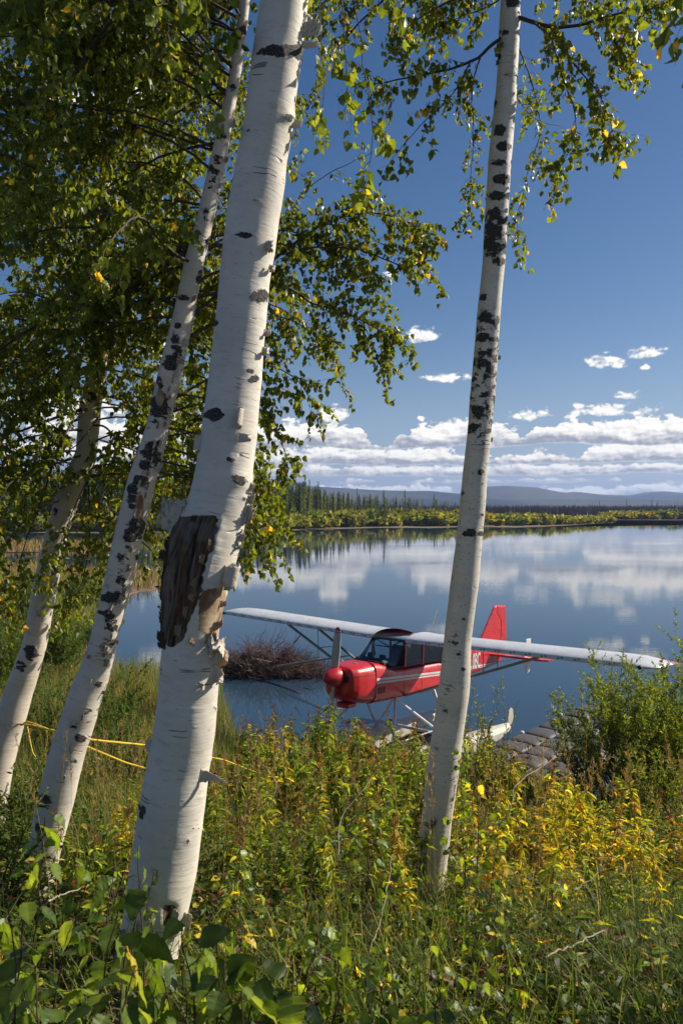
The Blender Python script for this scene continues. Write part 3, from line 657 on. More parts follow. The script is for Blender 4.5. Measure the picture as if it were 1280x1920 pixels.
# --- B: second birch, leaning
tabB = [(-200, 468, 484), (0, 450, 470), (50, 446, 465), (100, 438, 459), (200, 420, 443), (300, 395, 425), (400, 371, 402), (500, 344, 382), (600, 325, 363), (700, 300, 343), (800, 275, 318), (900, 241, 292), (1000, 217, 269), (1100, 196, 247), (1200, 170, 220), (1250, 153, 210), (1300, 130, 192), (1400, 98, 161), (1500, 70, 136), (1600, 50, 112), (1660, 38, 100), (1740, 22, 88)]
tB = Tree('leaning birch with ragged dark peeling bark, left of the big birch', base=px(64, 1680, 4.6))
scB = [(455, 60, 10, 16, .9), (437, 165, 9, 8, .8), (418, 255, 14, 8, .9), (400, 330, 14, 30, .6), (392, 455, 8, 10, .8), (374, 520, 12, 14, .8), (345, 560, 14, 9, .8), (333, 610, 8, 8, .9), (318, 680, 16, 20, .9), (300, 765, 20, 28, 1.0), (285, 850, 22, 34, .8), (262, 900, 16, 18, .8), (258, 985, 16, 26, .9), (262, 1045, 10, 8, 1.0), (215, 1120, 26, 14, 1.0), (195, 1148, 12, 6, 1.0), (232, 1090, 8, 26, .7),
       (185, 1282, 10, 7, .9), (205, 1205, 14, 14, .6), (152, 1385, 12, 10, .9), (140, 1360, 12, 10, .6), (85, 1500, 18, 16, .8), (142, 1425, 5, 7, .8), (75, 1560, 12, 30, .6), (300, 720, 10, 30, .7), (228, 1040, 18, 10, .5), (250, 930, 12, 40, .75), (272, 880, 12, 36, .8), (225, 1075, 9, 40, .6), (240, 1010, 10, 40, .6), (205, 1160, 12, 26, .6), (330, 650, 12, 36, .7), (165, 1330, 12, 30, .45), (388, 400, 9, 20, .7), (410, 300, 12, 12, .7)]
tB.trunk(tabB, lambda y: 4.6, M_BARK_B, scars=scB, nseg=44, step=.012, extra_top=3.0, wiggle=.06, dark_rng=[(640, 920, .20), (0, 480, .16), (920, 1150, .12)], peel=lambda X, Y, fr, a, S: (np.exp(-((X-193)/9)**2-((Y-1213)/10)**2)+np.exp(-((X-300)/10)**2-((Y-745)/20)**2)+np.exp(-((X-262)/10)**2-((Y-950)/40)**2)*.9)*fr)
for (y, an, w, L) in [(1212, 30, .07, .06), (1230, -20, .03, .03), (1105, 40, .05, .05), (1135, 10, .04, .05), (1060, 35, .05, .05), (960, 15, .09, .05), (905, 5, .06, .05), (830, 20, .07, .05), (770, 50, .06, .06), (700, 40, .06, .05), (1170, 45, .05, .04), (1330, 20, .05, .03), (1350, 0, .06, .02), (1445, 20, .03, .03), (870, 60, .07, .05), (640, 50, .06, .05), (1005, 25, .05, .05), (560, 50, .05, .04), (350, 50, .05, .04), (235, 60, .04, .05), (300, 55, .05, .04), (1195, 65, .03, .04), (1285, 70, .03, .03), (740, 20, .05, .05)]:
    tB.curl(y, an, w*.8, L*.8, .02, random.choice((1, -1)), .5, wob=.9, mat=random.choice((M_CURL, M_CURL, M_CURLD)))
for y in np.linspace(660, 1260, 34):
    tB.curl(float(y+rng.uniform(-8, 8)), float(rng.uniform(8, 50)), rng.uniform(.02, .05), rng.uniform(.02, .04), .015, random.choice((1, -1)), rng.uniform(.4, .9), wob=1.3, taper=.7, mat=random.choice((M_CURL, M_CURLD, M_CURLD)))
# right-hand boughs seen past the big birch, D about 4.9
Bk = lambda y: px((np.interp(y, [a[0] for a in tabB], [(a[1]+a[2])/2 for a in tabB])), y, 4.6)
rb = dict(leaf=.043, yel=.07)
tB.branch([Bk(560), px(440, 540, 4.8), px(520, 475, 5.0), px(600, 415, 5.1), px(665, 390, 5.1), px(730, 392, 5.1), px(785, 425, 5.1)], .014, .003, twigs=25, tl=(.15, .42), droop=2.2, start=.40, dens=1.0, **rb)
tB.branch([Bk(600), px(440, 520, 4.9), px(520, 515, 5.1), px(580, 560, 5.1), px(640, 572, 5.0), px(690, 600, 5.0), px(735, 625, 5.0)], .012, .003, twigs=23, tl=(.14, .40), droop=2.4, start=.38, dens=1.0, **rb)
tB.branch([px(600, 565, 5.05), px(670, 590, 5.0), px(700, 650, 5.0), px(716, 705, 5.0)], .004, .0015, twigs=14, tl=(.06, .16), droop=3, start=.1, dens=.95, **rb)
tB.branch([px(600, 415, 5.1), px(690, 440, 5.2), px(760, 470, 5.2), px(800, 505, 5.2)], .005, .0015, twigs=17, tl=(.08, .22), droop=2.6, start=.1, **rb)
tB.branch([Bk(640), px(430, 600, 4.9), px(500, 590, 5.2), px(560, 610, 5.2), px(620, 660, 5.2)], .010, .002, twigs=23, tl=(.12, .34), droop=3, start=.40, **rb)
tB.branch([Bk(760), px(430, 690, 4.9), px(500, 680, 5.0), px(550, 700, 5.0), px(590, 760, 5.0)], .009, .002, twigs=24, tl=(.10, .30), droop=3, start=.42, **rb)
tB.branch([Bk(780), px(420, 740, 4.9), px(480, 740, 4.9), px(520, 790, 4.9), px(540, 850, 4.9)], .008, .002, twigs=23, tl=(.10, .24), droop=3, start=.42, **rb)
tB.branch([Bk(820), px(400, 800, 4.9), px(460, 830, 4.9), px(490, 900, 4.9), px(478, 980, 4.9), px(478, 1040, 4.9)], .007, .002, twigs=17, tl=(.06, .18), droop=3, start=.4, **rb)
tB.branch([px(520, 470, 5.0), px(560, 370, 5.2), px(620, 330, 5.3), px(680, 300, 5.3), px(700, 290, 5.3)], .005, .0015, twigs=9, tl=(.08, .22), droop=1.5, start=.25, dens=.55, leaf=.036, yel=.1)
tB.branch([Bk(420), px(470, 340, 5.0), px(530, 300, 5.1), px(570, 330, 5.1)], .005, .0015, twigs=16, tl=(.08, .24), droop=2.2, start=.3, dens=.7, **rb)
tB.branch([Bk(440), px(480, 430, 4.9), px(560, 440, 5.0), px(640, 470, 5.0), px(690, 520, 5.0)], .008, .002, twigs=19, tl=(.12, .32), droop=2.6, start=.35, **rb)
# left-hand boughs
tB.branch([Bk(480), px(300, 495, 4.8), px(255, 530, 4.9), px(220, 565, 5.0), px(195, 605, 5.1)], .022, .006, twigs=10, tl=(.2, .45), start=.3, dark=.1, leaf=.045)
tB.branch([Bk(590), px(310, 560, 4.8), px(270, 560, 5.0), px(220, 590, 5.2), px(150, 640, 5.4)], .014, .004, twigs=10, tl=(.2, .45), start=.3, leaf=.045)
tB.tstep = .042
for k in range(44):
    y = rng.uniform(-160, 640); az_ = rng.uniform(130, 250) if (y < 330 or k % 2) else rng.uniform(20, 120); tB.arc(tB.at_px(y), az_, rng.uniform(5, 45), rng.uniform(.7, 1.5), .009, -1.0, twigs=12, tl=(.2, .5), leaf=.045, yel=.035)
for y in (560, 610, 640, 700, 740, 760, 800, 830, 860, 880, 910):
    tB.arc(tB.at_px(y), rng.uniform(10, 95), rng.uniform(-15, 20), rng.uniform(.5, .95), .006, -1.3, twigs=18, tl=(.15, .35), leaf=.045, yel=.06)
for k in range(14):
    z = rng.uniform(8.2, 10.5); tB.arc(int(np.argmin(np.abs(tB.P[:, 2]-z))), rng.uniform(0, 360), rng.uniform(10, 45), rng.uniform(.9, 1.8), .012, -.9, twigs=8, tl=(.25, .6), dens=.8)
tB.finish(300)

# --- C: far left birch
tabC = [(-200, 186, 200), (0, 186, 202), (180, 181, 201), (250, 185, 202), (400, 188, 212), (500, 184, 212), (600, 172, 206), (700, 164, 200), (760, 151, 190), (850, 144, 182), (930, 108, 150), (1000, 87, 126), (1100, 63, 107), (1200, 48, 90), (1300, 8, 60), (1400, -25, 34), (1480, -42, 18), (1560, -54, 10)]
tC = Tree('birch at the left edge holding up the yellow rope, bark pinkish', base=px(-22, 1500, 6.0))
scC = [(60, 1222, 14, 16, .9), (135, 895, 10, 14, .9), (105, 960, 8, 10, .6), (170, 745, 14, 14, .6), (75, 1150, 8, 8, .5), (40, 1250, 10, 14, .7), (190, 640, 12, 30, .6)]
tC.trunk(tabC, lambda y: 6.0, M_BARK_C, scars=scC, nseg=36, step=.017, extra_top=2.6, wiggle=.06, bumps=[(65, 1215, 26, 24, .12), (150, 900, 20, 30, .06)])
for (y, an) in [(1210, 30), (1115, 20), (1000, 20), (960, 40), (930, 20), (1145, 10), (720, 30), (750, 50), (780, 40), (680, 30), (860, 40)]: tC.curl(y, an, .05, .06, .025, random.choice((1, -1)), .5, wob=.9)
Ck = lambda y: px((np.interp(y, [a[0] for a in tabC], [(a[1]+a[2])/2 for a in tabC])), y, 6.0)
kc = dict(leaf=.050, yel=.03); tC.tstep = .045; tC.coarse = True; tB.coarse = True
tC.branch([Ck(230), px(178, 150, 5.9), px(160, 110, 5.9), px(150, 20, 5.9), px(140, -80, 5.9)], .022, .012, twigs=7, tl=(.3, .6), **kc)
tC.branch([Ck(240), px(215, 150, 5.9), px(245, 60, 6.0), px(270, -60, 6.0)], .020, .010, twigs=7, tl=(.3, .6), **kc)
tC.branch([Ck(260), px(235, 175, 5.8), px(290, 165, 5.8), px(340, 125, 5.7), px(400, 130, 5.7)], .018, .004, twigs=12, tl=(.2, .5), **kc)
tC.branch([Ck(230), px(228, 130, 5.9), px(222, 40, 5.8), px(190, -20, 5.8)], .010, .004, twigs=9, tl=(.2, .5), **kc)
tC.branch([Ck(500), px(160, 560, 5.6), px(80, 600, 5.5), px(10, 650, 5.4), px(-60, 700, 5.4)], .016, .004, twigs=13, tl=(.2, .5), **kc)
tC.branch([Ck(760), px(110, 780, 5.8), px(60, 802, 5.7), px(0, 812, 5.6), px(-80, 840, 5.6)], .014, .004, twigs=9, tl=(.2, .45), **kc)
tC.branch([Ck(760), px(120, 810, 5.6), px(90, 880, 5.5), px(60, 960, 5.4), px(30, 1060, 5.3)], .012, .003, twigs=11, tl=(.12, .36), droop=2.2, start=.3, dens=.9, **kc)
tC.branch([Ck(900), px(90, 930, 5.7), px(40, 925, 5.6), px(0, 950, 5.6)], .008, .002, twigs=9, tl=(.12, .35), droop=2, **kc)
tC.branch([Ck(800), px(200, 800, 5.8), px(240, 860, 5.8), px(230, 960, 5.8), px(160, 1040, 5.8)], .009, .002, twigs=10, tl=(.1, .3), droop=2.6, start=.35, **kc)
tC.branch([Ck(880), px(170, 900, 5.8), px(175, 1000, 5.7), px(165, 1090, 5.7), px(135, 1150, 5.7)], .008, .002, twigs=14, tl=(.08, .22), droop=3, start=.3, dens=1.0, **kc)
tC.branch([Ck(850), px(20, 900, 5.2), px(-20, 1000, 5.1), px(10, 1100, 5.1), px(20, 1160, 5.1)], .009, .002, twigs=13, tl=(.1, .3), droop=3, start=.3, yel=.10, leaf=.05)
for k in range(76):
    y = rng.uniform(-180, 760); tC.arc(tC.at_px(y), rng.uniform(0, 360), rng.uniform(0, 50), rng.uniform(.8, 1.9), .012, -1.1, twigs=11, tl=(.2, .55), **kc)
for k in range(22):
    y = rng.uniform(640, 960); tC.arc(tC.at_px(y), rng.choice([rng.uniform(150, 260), rng.uniform(-30, 60)]), rng.uniform(-10, 25), rng.uniform(.6, 1.2), .008, -1.3, twigs=12, tl=(.2, .45), **kc)
for pts, n_ in [([px(180, 860, 5.9), px(150, 930, 5.6), px(120, 1000, 5.5), px(100, 1080, 5.5)], 16), ([px(110, 940, 5.9), px(60, 960, 5.7), px(20, 1010, 5.6), px(-10, 1080, 5.5)], 15), ([px(150, 860, 6.2), px(200, 900, 6.4), px(205, 980, 6.4), px(180, 1060, 6.4)], 16), ([px(190, 700, 6.0), px(120, 720, 5.7), px(60, 760, 5.6), px(20, 850, 5.6)], 18), ([px(190, 640, 6.0), px(240, 690, 5.8), px(260, 760, 5.7), px(230, 830, 5.7)], 18), ([px(186, 780, 5.9), px(130, 850, 5.5), px(40, 880, 5.4), px(-30, 900, 5.4)], 18)]:
    tC.branch(pts, .006, .0018, twigs=n_, tl=(.1, .3), droop=2.6, start=.15, **kc)
tC.finish(300)

# --- E: a birch just outside the frame on the left; its boughs reach in
tE = Tree('birch standing outside the left edge with boughs reaching in', base=(-4.0, 6.6, float(ground_z(-4.0, 6.6))))
tabE = [(-200, -150, -130), (300, -170, -146), (700, -200, -170), (1000, -232, -196), (1500, -262, -216)]
tE.trunk(tabE, lambda y: 6.6, M_BARK_B, nseg=32, step=.03, extra_top=2.0)
tE.base = np.array(tE.base); tE.tstep = .045; tE.coarse = True
for k in range(30):
    y = rng.uniform(-180, 1000); tE.arc(tE.at_px(y), rng.uniform(-60, 70), rng.uniform(0, 45), rng.uniform(.6, 1.5), .012, -1.1, twigs=9, tl=(.2, .5), leaf=.048, yel=.04, dens=.9)
tE.finish(300)

# --- D: slender spotted birch on the right
tabD = [(-200, 948, 978), (0, 940, 975), (100, 933, 972), (200, 926, 967), (300, 916, 959), (400, 909, 951), (480, 905, 948), (550, 899, 941), (600, 893, 936), (700, 884, 929), (800, 876, 921), (900, 866, 913), (1000, 856, 904), (1100, 844, 895), (1200, 832, 884), (1300, 820, 877), (1400, 807, 865), (1500, 795, 853), (1600, 781, 840), (1700, 768, 829), (1760, 758, 822), (1830, 744, 814)]
tD = Tree('slender birch with black spots standing alone right of the seaplane nose', base=px(786, 1770, 4.8))
scD = [(960, 4, 14, 10, 1.0), (945, 61, 10, 6, .9), (935, 108, 6, 8, .8), (925, 195, 8, 10, .8), (936, 244, 11, 11, 1.4), (945, 274, 14, 9, 1.4), (932, 305, 18, 8, .9), (940, 335, 18, 10, 1.1), (930, 368, 16, 10, 1.0), (928, 398, 18, 10, 1.0), (925, 432, 20, 12, .9), (918, 462, 20, 12, 1.0), (935, 490, 14, 9, .8), (905, 560, 8, 9, .9), (910, 595, 16, 10, 1.0), (928, 603, 10, 8, .9), (905, 632, 14, 10, .9), (922, 637, 8, 6, .9),
       (905, 680, 14, 10, .8), (918, 690, 10, 16, .9), (908, 705, 7, 9, .8), (890, 712, 6, 6, .8), (895, 768, 14, 12, 1.1), (915, 765, 6, 10, .7), (888, 800, 12, 10, .9), (905, 830, 8, 6, .6), (900, 885, 7, 6, 1.0), (866, 925, 5, 5, .7), (902, 965, 6, 4, .9), (880, 998, 14, 9, 1.0), (900, 1000, 6, 6, .7), (868, 1160, 6, 5, .6), (851, 1200, 12, 16, .5), (862, 1225, 8, 6, .7), (868, 1255, 6, 7, .7), (840, 1290, 18, 12, .4), (830, 1330, 14, 12, .4)]
tD.trunk(tabD, lambda y: 4.8, M_BARK_D, scars=scD, nseg=42, step=.012, extra_top=3.0, wiggle=.05, dark_rng=[(370, 510, .55), (560, 850, .42), (900, 1060, .15)], bumps=[(975, 35, 10, 12, .1)])
tD.curl(668, 80, .03, .02, .02, 1, .7, mat=M_CURLD); tD.curl(820, 84, .03, .015, .02, 1, .7)
Dk = lambda y: px((np.interp(y, [a[0] for a in tabD], [(a[1]+a[2])/2 for a in tabD])), y, 4.8)
kd = dict(leaf=.043, yel=.06)
tD.branch([Dk(55), px(905, 105, 4.7), px(860, 128, 4.7), px(800, 132, 4.6), px(760, 138, 4.6), px(715, 145, 4.6)], .012, .003, twigs=24, tl=(.10, .34), droop=2.8, start=.12, dens=.85, **kd)
tD.branch([px(880, 120, 4.7), px(850, 175, 4.6), px(812, 215, 4.6), px(770, 250, 4.6), px(735, 300, 4.6)], .005, .0015, twigs=24, tl=(.08, .20), droop=3, start=.1, dens=.85, **kd)
tD.branch([px(900, 108, 4.8), px(880, 160, 5.0), px(885, 240, 5.0), px(880, 320, 5.0), px(872, 390, 5.0)], .005, .0015, twigs=27, tl=(.08, .20), droop=3, start=.2, dens=.9, leaf=.040, yel=.10)
tD.branch([Dk(-60), px(900, -20, 4.8), px(840, 0, 4.8), px(780, 30, 4.8), px(745, 70, 4.8)], .010, .002, twigs=32, tl=(.10, .30), droop=2.8, start=.15, **kd)
tD.branch([Dk(-20), px(900, 20, 4.9), px(850, 30, 5.0), px(820, 60, 5.0)], .006, .002, twigs=28, tl=(.10, .30), droop=2.6, start=.2, **kd)
tD.branch([Dk(30), px(1000, 42, 4.7), px(1040, 55, 4.7), px(1100, 48, 4.7), px(1150, 25, 4.7), px(1230, 10, 4.7)], .014, .004, twigs=28, tl=(.12, .36), droop=2.6, start=.2, **kd)
tD.branch([px(1000, 42, 4.7), px(1045, 75, 4.7), px(1080, 130, 4.7), px(1130, 180, 4.7), px(1150, 260, 4.7)], .007, .002, twigs=33, tl=(.10, .26), droop=2.8, start=.15, **kd)
tD.branch([px(1030, 60, 4.7), px(1045, 130, 4.8), px(1075, 190, 4.8), px(1080, 260, 4.8), px(1045, 320, 4.8)], .006, .0015, twigs=33, tl=(.08, .22), droop=3, start=.15, **kd)
tD.branch([Dk(60), px(985, 110, 5.0), px(1010, 180, 5.1), px(1020, 240, 5.1), px(985, 330, 5.1), px(965, 430, 5.1)], .006, .0015, twigs=24, tl=(.07, .2), droop=3, start=.15, dens=.9, leaf=.04, yel=.09)
tD.branch([Dk(-80), px(1020, -60, 4.8), px(1090, -20, 4.8), px(1150, 60, 4.8), px(1180, 140, 4.8)], .010, .002, twigs=32, tl=(.1, .3), droop=2.8, start=.2, **kd)
tD.branch([Dk(150), px(985, 205, 4.9), px(1010, 235, 4.9), px(1050, 235, 4.9)], .004, .001, twigs=14, tl=(.06, .15), droop=2, **kd)
for k in range(22):
    z = rng.uniform(8.4, 11.0); tD.arc(int(np.argmin(np.abs(tD.P[:, 2]-z))), rng.uniform(0, 360), rng.uniform(0, 45), rng.uniform(.8, 1.8), .012, -.9, twigs=9, tl=(.25, .6), dens=.9)
tD.finish(300)

# --- G: birch outside the frame on the right that shades the foreground; leaf tips reach the top right corner
tG = Tree('birch outside the right edge, leaf tips in the top corner', base=(3.4, 3.3, float(ground_z(3.4, 3.3))))
gx = lambda X: 640+F*X/3.3
tG.trunk([(-300, gx(3.35), gx(3.5)), (300, gx(3.33), gx(3.50)), (900, gx(3.30), gx(3.5)), (1500, gx(3.28), gx(3.52)), (1900, gx(3.24), gx(3.54))], lambda y: 3.3, M_BARK_A, nseg=24, step=.04, extra_top=3.5)
tG.tstep = .04; tG.coarse = True
tG.branch([px(2100, -200, 3.3), px(1700, -160, 2.9), px(1420, -80, 2.7), px(1300, -30, 2.6), px(1255, 40, 2.6)], .008, .0015, twigs=10, tl=(.08, .2), droop=3, leaf=.046, yel=.1, start=.4, dens=.9)
tG.branch([px(2100, -100, 3.3), px(1600, -140, 3.0), px(1300, -120, 2.9), px(1215, -40, 2.9), px(1200, 20, 2.9)], .006, .0015, twigs=8, tl=(.08, .18), droop=3, leaf=.044, yel=.05, start=.5, dens=.8)
for k in range(20):
    z = rng.uniform(4.7, 6.7); tG.arc(int(np.argmin(np.abs(tG.P[:, 2]-z))), rng.uniform(-150, -30), rng.uniform(0, 20), rng.uniform(.9, 1.7), .016, -.9, twigs=8, tl=(.25, .6), dens=.9)
tG.finish(60)
print('leaves', tA.count, tB.count, tC.count, tD.count, tE.count, tG.count)


# ================================================================ far shore vegetation
def spruce_mesh(seed, lean=.0, dead=False, col=(.030, .045, .018), wid=.11, levels=24):
    r = np.random.default_rng(seed); mb = MB()
    tube(mb, [[0, 0, 0], [lean*.5, 0, .5], [lean, 0, 1]], [.012, .008, .002], 4, (.10, .08, .06), 1, cap=False)
    V, Fa, C = [], [], []; n = 0
    for k in range(levels):
        z = .06+.94*(k/levels)**.95; w = wid*(1-z)**.75*r.uniform(.6, 1.25)+.012
        for j in range(6):
            if dead and r.random() < .6: continue
            a = r.uniform(0, 6.28); d = np.array([math.cos(a), math.sin(a)]); s_ = np.array([-d[1], d[0]]); cx = lean*z; dr = r.uniform(.02, .055)
            p0 = np.array([cx, 0, z+.012]); tip = np.array([cx+d[0]*w, d[1]*w, z-dr]); hw = w*r.uniform(.28, .45)+.004
            l_ = np.array([cx+d[0]*w*.6+s_[0]*hw, d[1]*w*.6+s_[1]*hw, z-dr*.8]); r_2 = np.array([cx+d[0]*w*.6-s_[0]*hw, d[1]*w*.6-s_[1]*hw, z-dr*.8])
            V += [p0, l_, tip, r_2]; Fa += [[n, n+1, n+2], [n, n+2, n+3]]; n += 4
            c = np.array(col)*r.uniform(.6, 1.5); C += [c]*4
    mb.add(V, Fa, np.array(C)); return mb.mesh('spruce', [M_FAR, M_STEM])
SPR = [spruce_mesh(100+k, r_, False, c, w, lv) for k, (r_, c, w, lv) in enumerate([(.0, (.075, .095, .034), .13, 26), (.02, (.065, .084, .030), .11, 24), (-.03, (.095, .115, .038), .15, 26), (.0, (.055, .072, .028), .09, 22), (.01, (.25, .26, .045), .19, 20), (-.01, (.32, .28, .045), .20, 20), (.02, (.17, .19, .042), .15, 22)])]
SPD = [spruce_mesh(200+k, .02*k, True, (.055, .035, .022), .05, 16) for k in range(3)]
def flora(name, me, loc, s, rz, **props):
    o = bpy.data.objects.new(name, me); COL.objects.link(o); o.location = loc; o.scale = s if isinstance(s, tuple) else (s,)*3; o.rotation_euler = (0, 0, rz)
    for k, v in props.items(): o[k] = v
    return o
sp_lab = ['narrow dark green spruce in the stand beyond the far shore', 'yellow-green larch among the dark spruces beyond the far shore']
cand = []
for k in range(2600):
    x = rng.uniform(-420, 900); D = shoreD(min(1003, np.interp(x, [-400, 160, 480, 860], [998, 1000, 996, 987])))*rng.uniform(1.10, 1.9)
    if x > 640 and rng.random() < (x-640)/330: continue
    topy = np.interp(x, [-400, 200, 300, 480, 520, 570, 610, 660, 760, 870], [868, 868, 885, 892, 905, 898, 914, 922, 928, 936])+rng.uniform(0, 26)
    if rng.random() < .04: topy -= rng.uniform(8, 18)
    h = (CY-topy)/F*D+CZ-.3
    if 2.5 < h < 17: cand.append((D, x, h))
cand.append((205, 491, 15.2)); cand.append((215, 572, 12.8)); cand.append((214, 579, 12.2)); cand.append((218, 592, 10.6))
cand.sort()
mbS = MB()
for i, (D, x, h) in enumerate(cand):
    P = px(x, CY, D); kind = rng.choice([0, 1, 2, 3, 4, 5, 6], p=[.14, .14, .14, .12, .16, .08, .22]) if D < 290 else rng.choice([0, 1, 2, 3])
    if kind in (4, 5): h *= .62
    if i < 285 or i > len(cand)-2:
        o = flora('larch_tree' if kind in (4, 5) else 'spruce_tree', SPR[kind], (P[0], P[1], .2), (h*.9, h*.9, h), rng.uniform(0, 6.28), category='larch' if kind in (4, 5) else 'spruce')
        o['label'] = sp_lab[int(kind in (4, 5))]; o['group'] = 'larches across the lake' if kind in (4, 5) else 'spruces across the lake'
    else:
        V = np.empty(len(SPR[kind].vertices)*3, np.float32); SPR[kind].vertices.foreach_get('co', V); V = V.reshape(-1, 3)*[h*.9, h*.9, h]+[P[0], P[1], .2]
        if 'spc' not in globals(): spc = {}
        if kind not in spc:
            c_ = np.empty(len(SPR[kind].vertices)*4, np.float32); SPR[kind].color_attributes[0].data.foreach_get('color', c_); c_ = c_.reshape(-1, 4)[:, :3]
            spc[kind] = (c_, [tuple(p_.vertices) for p_ in SPR[kind].polygons])
        c_, fs = spc[kind]; t3 = np.array([f for f in fs if len(f) == 3]); mbS.add(V, t3[::2], c_)
mbS.build('spruce_forest', M_FAR, kind='stuff', label='distant dark spruce forest behind the yellow shrubs on the far shore', category='forest')
# burned thin spruces on the plain at the right
mb = MB(); n = 9000
D = rng.uniform(330, 900, n); X = rng.uniform(480, 1500, n); 
for d, x in zip(D, X):
    P = px(x, CY, d); h = rng.uniform(2.0, 5.2)*(1.45 if rng.random() < .03 else 1)
    w = .10+.0004*d
    mb.add([[P[0]-w, P[1], 0], [P[0]+w, P[1], 0], [P[0], P[1], h], [P[0], P[1]-w, 0], [P[0], P[1]+w, 0]], [[0, 1, 2], [3, 4, 2]], np.array((.05, .032, .024))*rng.uniform(.5, 1.4))
mb.build('burned_forest', M_FAR, kind='stuff', label='thin burned brown spruce trunks on the flat land below the hills', category='forest')
for x, d, h in [(1174, 420, 8.5), (1221, 420, 8.6), (1232, 430, 7.6), (1207, 460, 5.0), (1123, 430, 7.6), (1110, 470, 6.5)]:
    P = px(x, CY, d); flora('spruce_tree', SPR[3], (P[0], P[1], 0), (h*.8, h*.8, h), 1.0, category='spruce', group='lone spruces on the far plain', label='lone thin spruce standing above the burned plain at the right')
def clump_mesh(seed, n=420, col=(.16, .14, .022), leafs=.16, flat=.75):
    r = np.random.default_rng(seed); mb = MB(); lob = r.normal(size=(7, 3))*[.33, .33, .12]+[0, 0, .45]
    c = lob[r.integers(0, 7, n)]; v = nrm(r.normal(size=(n, 3))); P = c+v*np.array([.30, .30, .36])*r.uniform(.45, 1, (n, 1))**.5; P[:, 2] = np.abs(P[:, 2])*flat
    a = nrm(r.normal(size=(n, 3))+[0, 0, .5]); x = nrm(np.cross(a, r.normal(size=(n, 3)))); ax = np.stack([x, a, np.cross(x, a)], 1)
    cc = np.array(col)*r.uniform(.5, 1.4, (n, 1)); g = r.random(n) < .25; cc[g] = np.array([.13, .155, .035])*r.uniform(.6, 1.3, (g.sum(), 1))
    batch(mb, LT[:, :]*1.3, LF, P, ax, r.uniform(.6, 1.3, n)*leafs, cc)
    for k in range(8):
        a = r.uniform(0, 6.28); tube(mb, [[0, 0, 0], [math.cos(a)*.25, math.sin(a)*.25, .6]], [.012, .004], 3, (.08, .06, .04), 1, cap=False)
    return mb.mesh('shrub', [M_FAR, M_STEM])
SHR = [clump_mesh(300+k, 420, c) for k, c in enumerate([(.40, .37, .06), (.33, .34, .055), (.26, .30, .05), (.40, .31, .05), (.28, .27, .06)])]
sc = []
for k in range(900):
    x = rng.uniform(-380, 1420)
    e = np.interp(x, [-400, 160, 480, 560, 700, 860, 960, 1080, 1130, 1140, 1280, 1420], [997.5, 998.5, 997, 992, 988.5, 986.5, 988, 983, 980.8, 975, 975.1, 975.2])
    D = shoreD(e)*rng.uniform(1.02, 1.32 if x < 1000 else 1.10)
    if x > 1035 and x < 1135: D = shoreD(e)*rng.uniform(1.01, 1.035)
    sc.append((D, x))
sc.sort(key=lambda a: (a[0]/shoreD(np.interp(a[1], [-400, 480, 860, 1420], [998, 997, 987, 975]))))
mbB = MB()
for i, (D, x) in enumerate(sc):
    P = px(x, CY, D); h = rng.uniform(2.6, 4.5)*(1.0 if x < 900 else .72 if x < 1040 else .55 if x < 1138 else .8); k = rng.choice(5, p=[.27, .25, .2, .16, .12])
    if i < 290: flora('willow_shrub', SHR[k], (P[0], P[1], .05), (h*rng.uniform(1.2, 1.8), h*rng.uniform(1.1, 1.5), h*1.1), rng.uniform(0, 6.28), category='shrub', group='shrubs along the far shore', label='rounded yellow-olive shrub in the belt along the far shore')
    else:
        me = SHR[k]
        if ('s', k) not in spc:
            V = np.empty(len(me.vertices)*3, np.float32); me.vertices.foreach_get('co', V); c_ = np.empty(len(me.vertices)*4, np.float32); me.color_attributes[0].data.foreach_get('color', c_)
            spc[('s', k)] = (V.reshape(-1, 3)[:420*7], c_.reshape(-1, 4)[:420*7, :3], np.array([tuple(p_.vertices) for p_ in me.polygons if len(p_.vertices) == 3 and max(p_.vertices) < 420*7]))
        V, c_, fs = spc[('s', k)]; sel = (np.arange(420) % 5 == 0).repeat(7); Vs = V[sel]; ctr = Vs.reshape(-1, 7, 3).mean(1, keepdims=True); Vs = ((Vs.reshape(-1, 7, 3)-ctr)*1.9+ctr).reshape(-1, 3); F5 = (LF[None]+(np.arange(84)*7)[:, None, None]).reshape(-1, 3); mbB.add(Vs*[h*1.5, h*1.3, h*1.1]+[P[0], P[1], .05], F5, c_[sel])
mbB.build('shore_shrubs', M_FAR, kind='stuff', label='belt of yellow and olive shrubs behind the far waterline', category='shrubs')

# ================================================================ grasses
def blades(mb, P, h, w, col, lean=.35, seg=3, ldir=None):
    n = len(P); a = rng.uniform(0, 2*np.pi, n); d = np.stack([np.cos(a), np.sin(a), np.zeros(n)], 1); s_ = np.stack([-d[:, 1], d[:, 0], np.zeros(n)], 1)
    if ldir is not None: d = nrm(d+np.array(ldir))
    ln = rng.uniform(.1, 1, n)*lean; V = []
    for k in range(seg+1):
        t_ = k/seg; c = P+d*(h*ln*t_*t_)[:, None]; c = c.copy(); c[:, 2] += h*t_*(1-.35*ln*t_); ww = (w*(1-t_**1.5)*.5+.0004)[:, None]
        if k == seg: V.append(c)
        else: V += [c-s_*ww, c+s_*ww]
    V = np.stack(V, 1); m_ = V.shape[1]; base = (np.arange(n)*m_)[:, None]
    Fq = []; 
    for k in range(seg-1): Fq.append(base+np.array([2*k, 2*k+1, 2*k+3, 2*k+2])[None])
    C = np.repeat(col, m_, 0); mb.add(V.reshape(-1, 3), np.concatenate(Fq) if Fq else np.zeros((0, 4), int), C)
    o_ = mb.n-len(V)*m_; mb.Fc.append(base+np.array([2*seg-2, 2*seg-1, 2*seg])[None]+o_); mb.M.append(np.zeros(n, int))
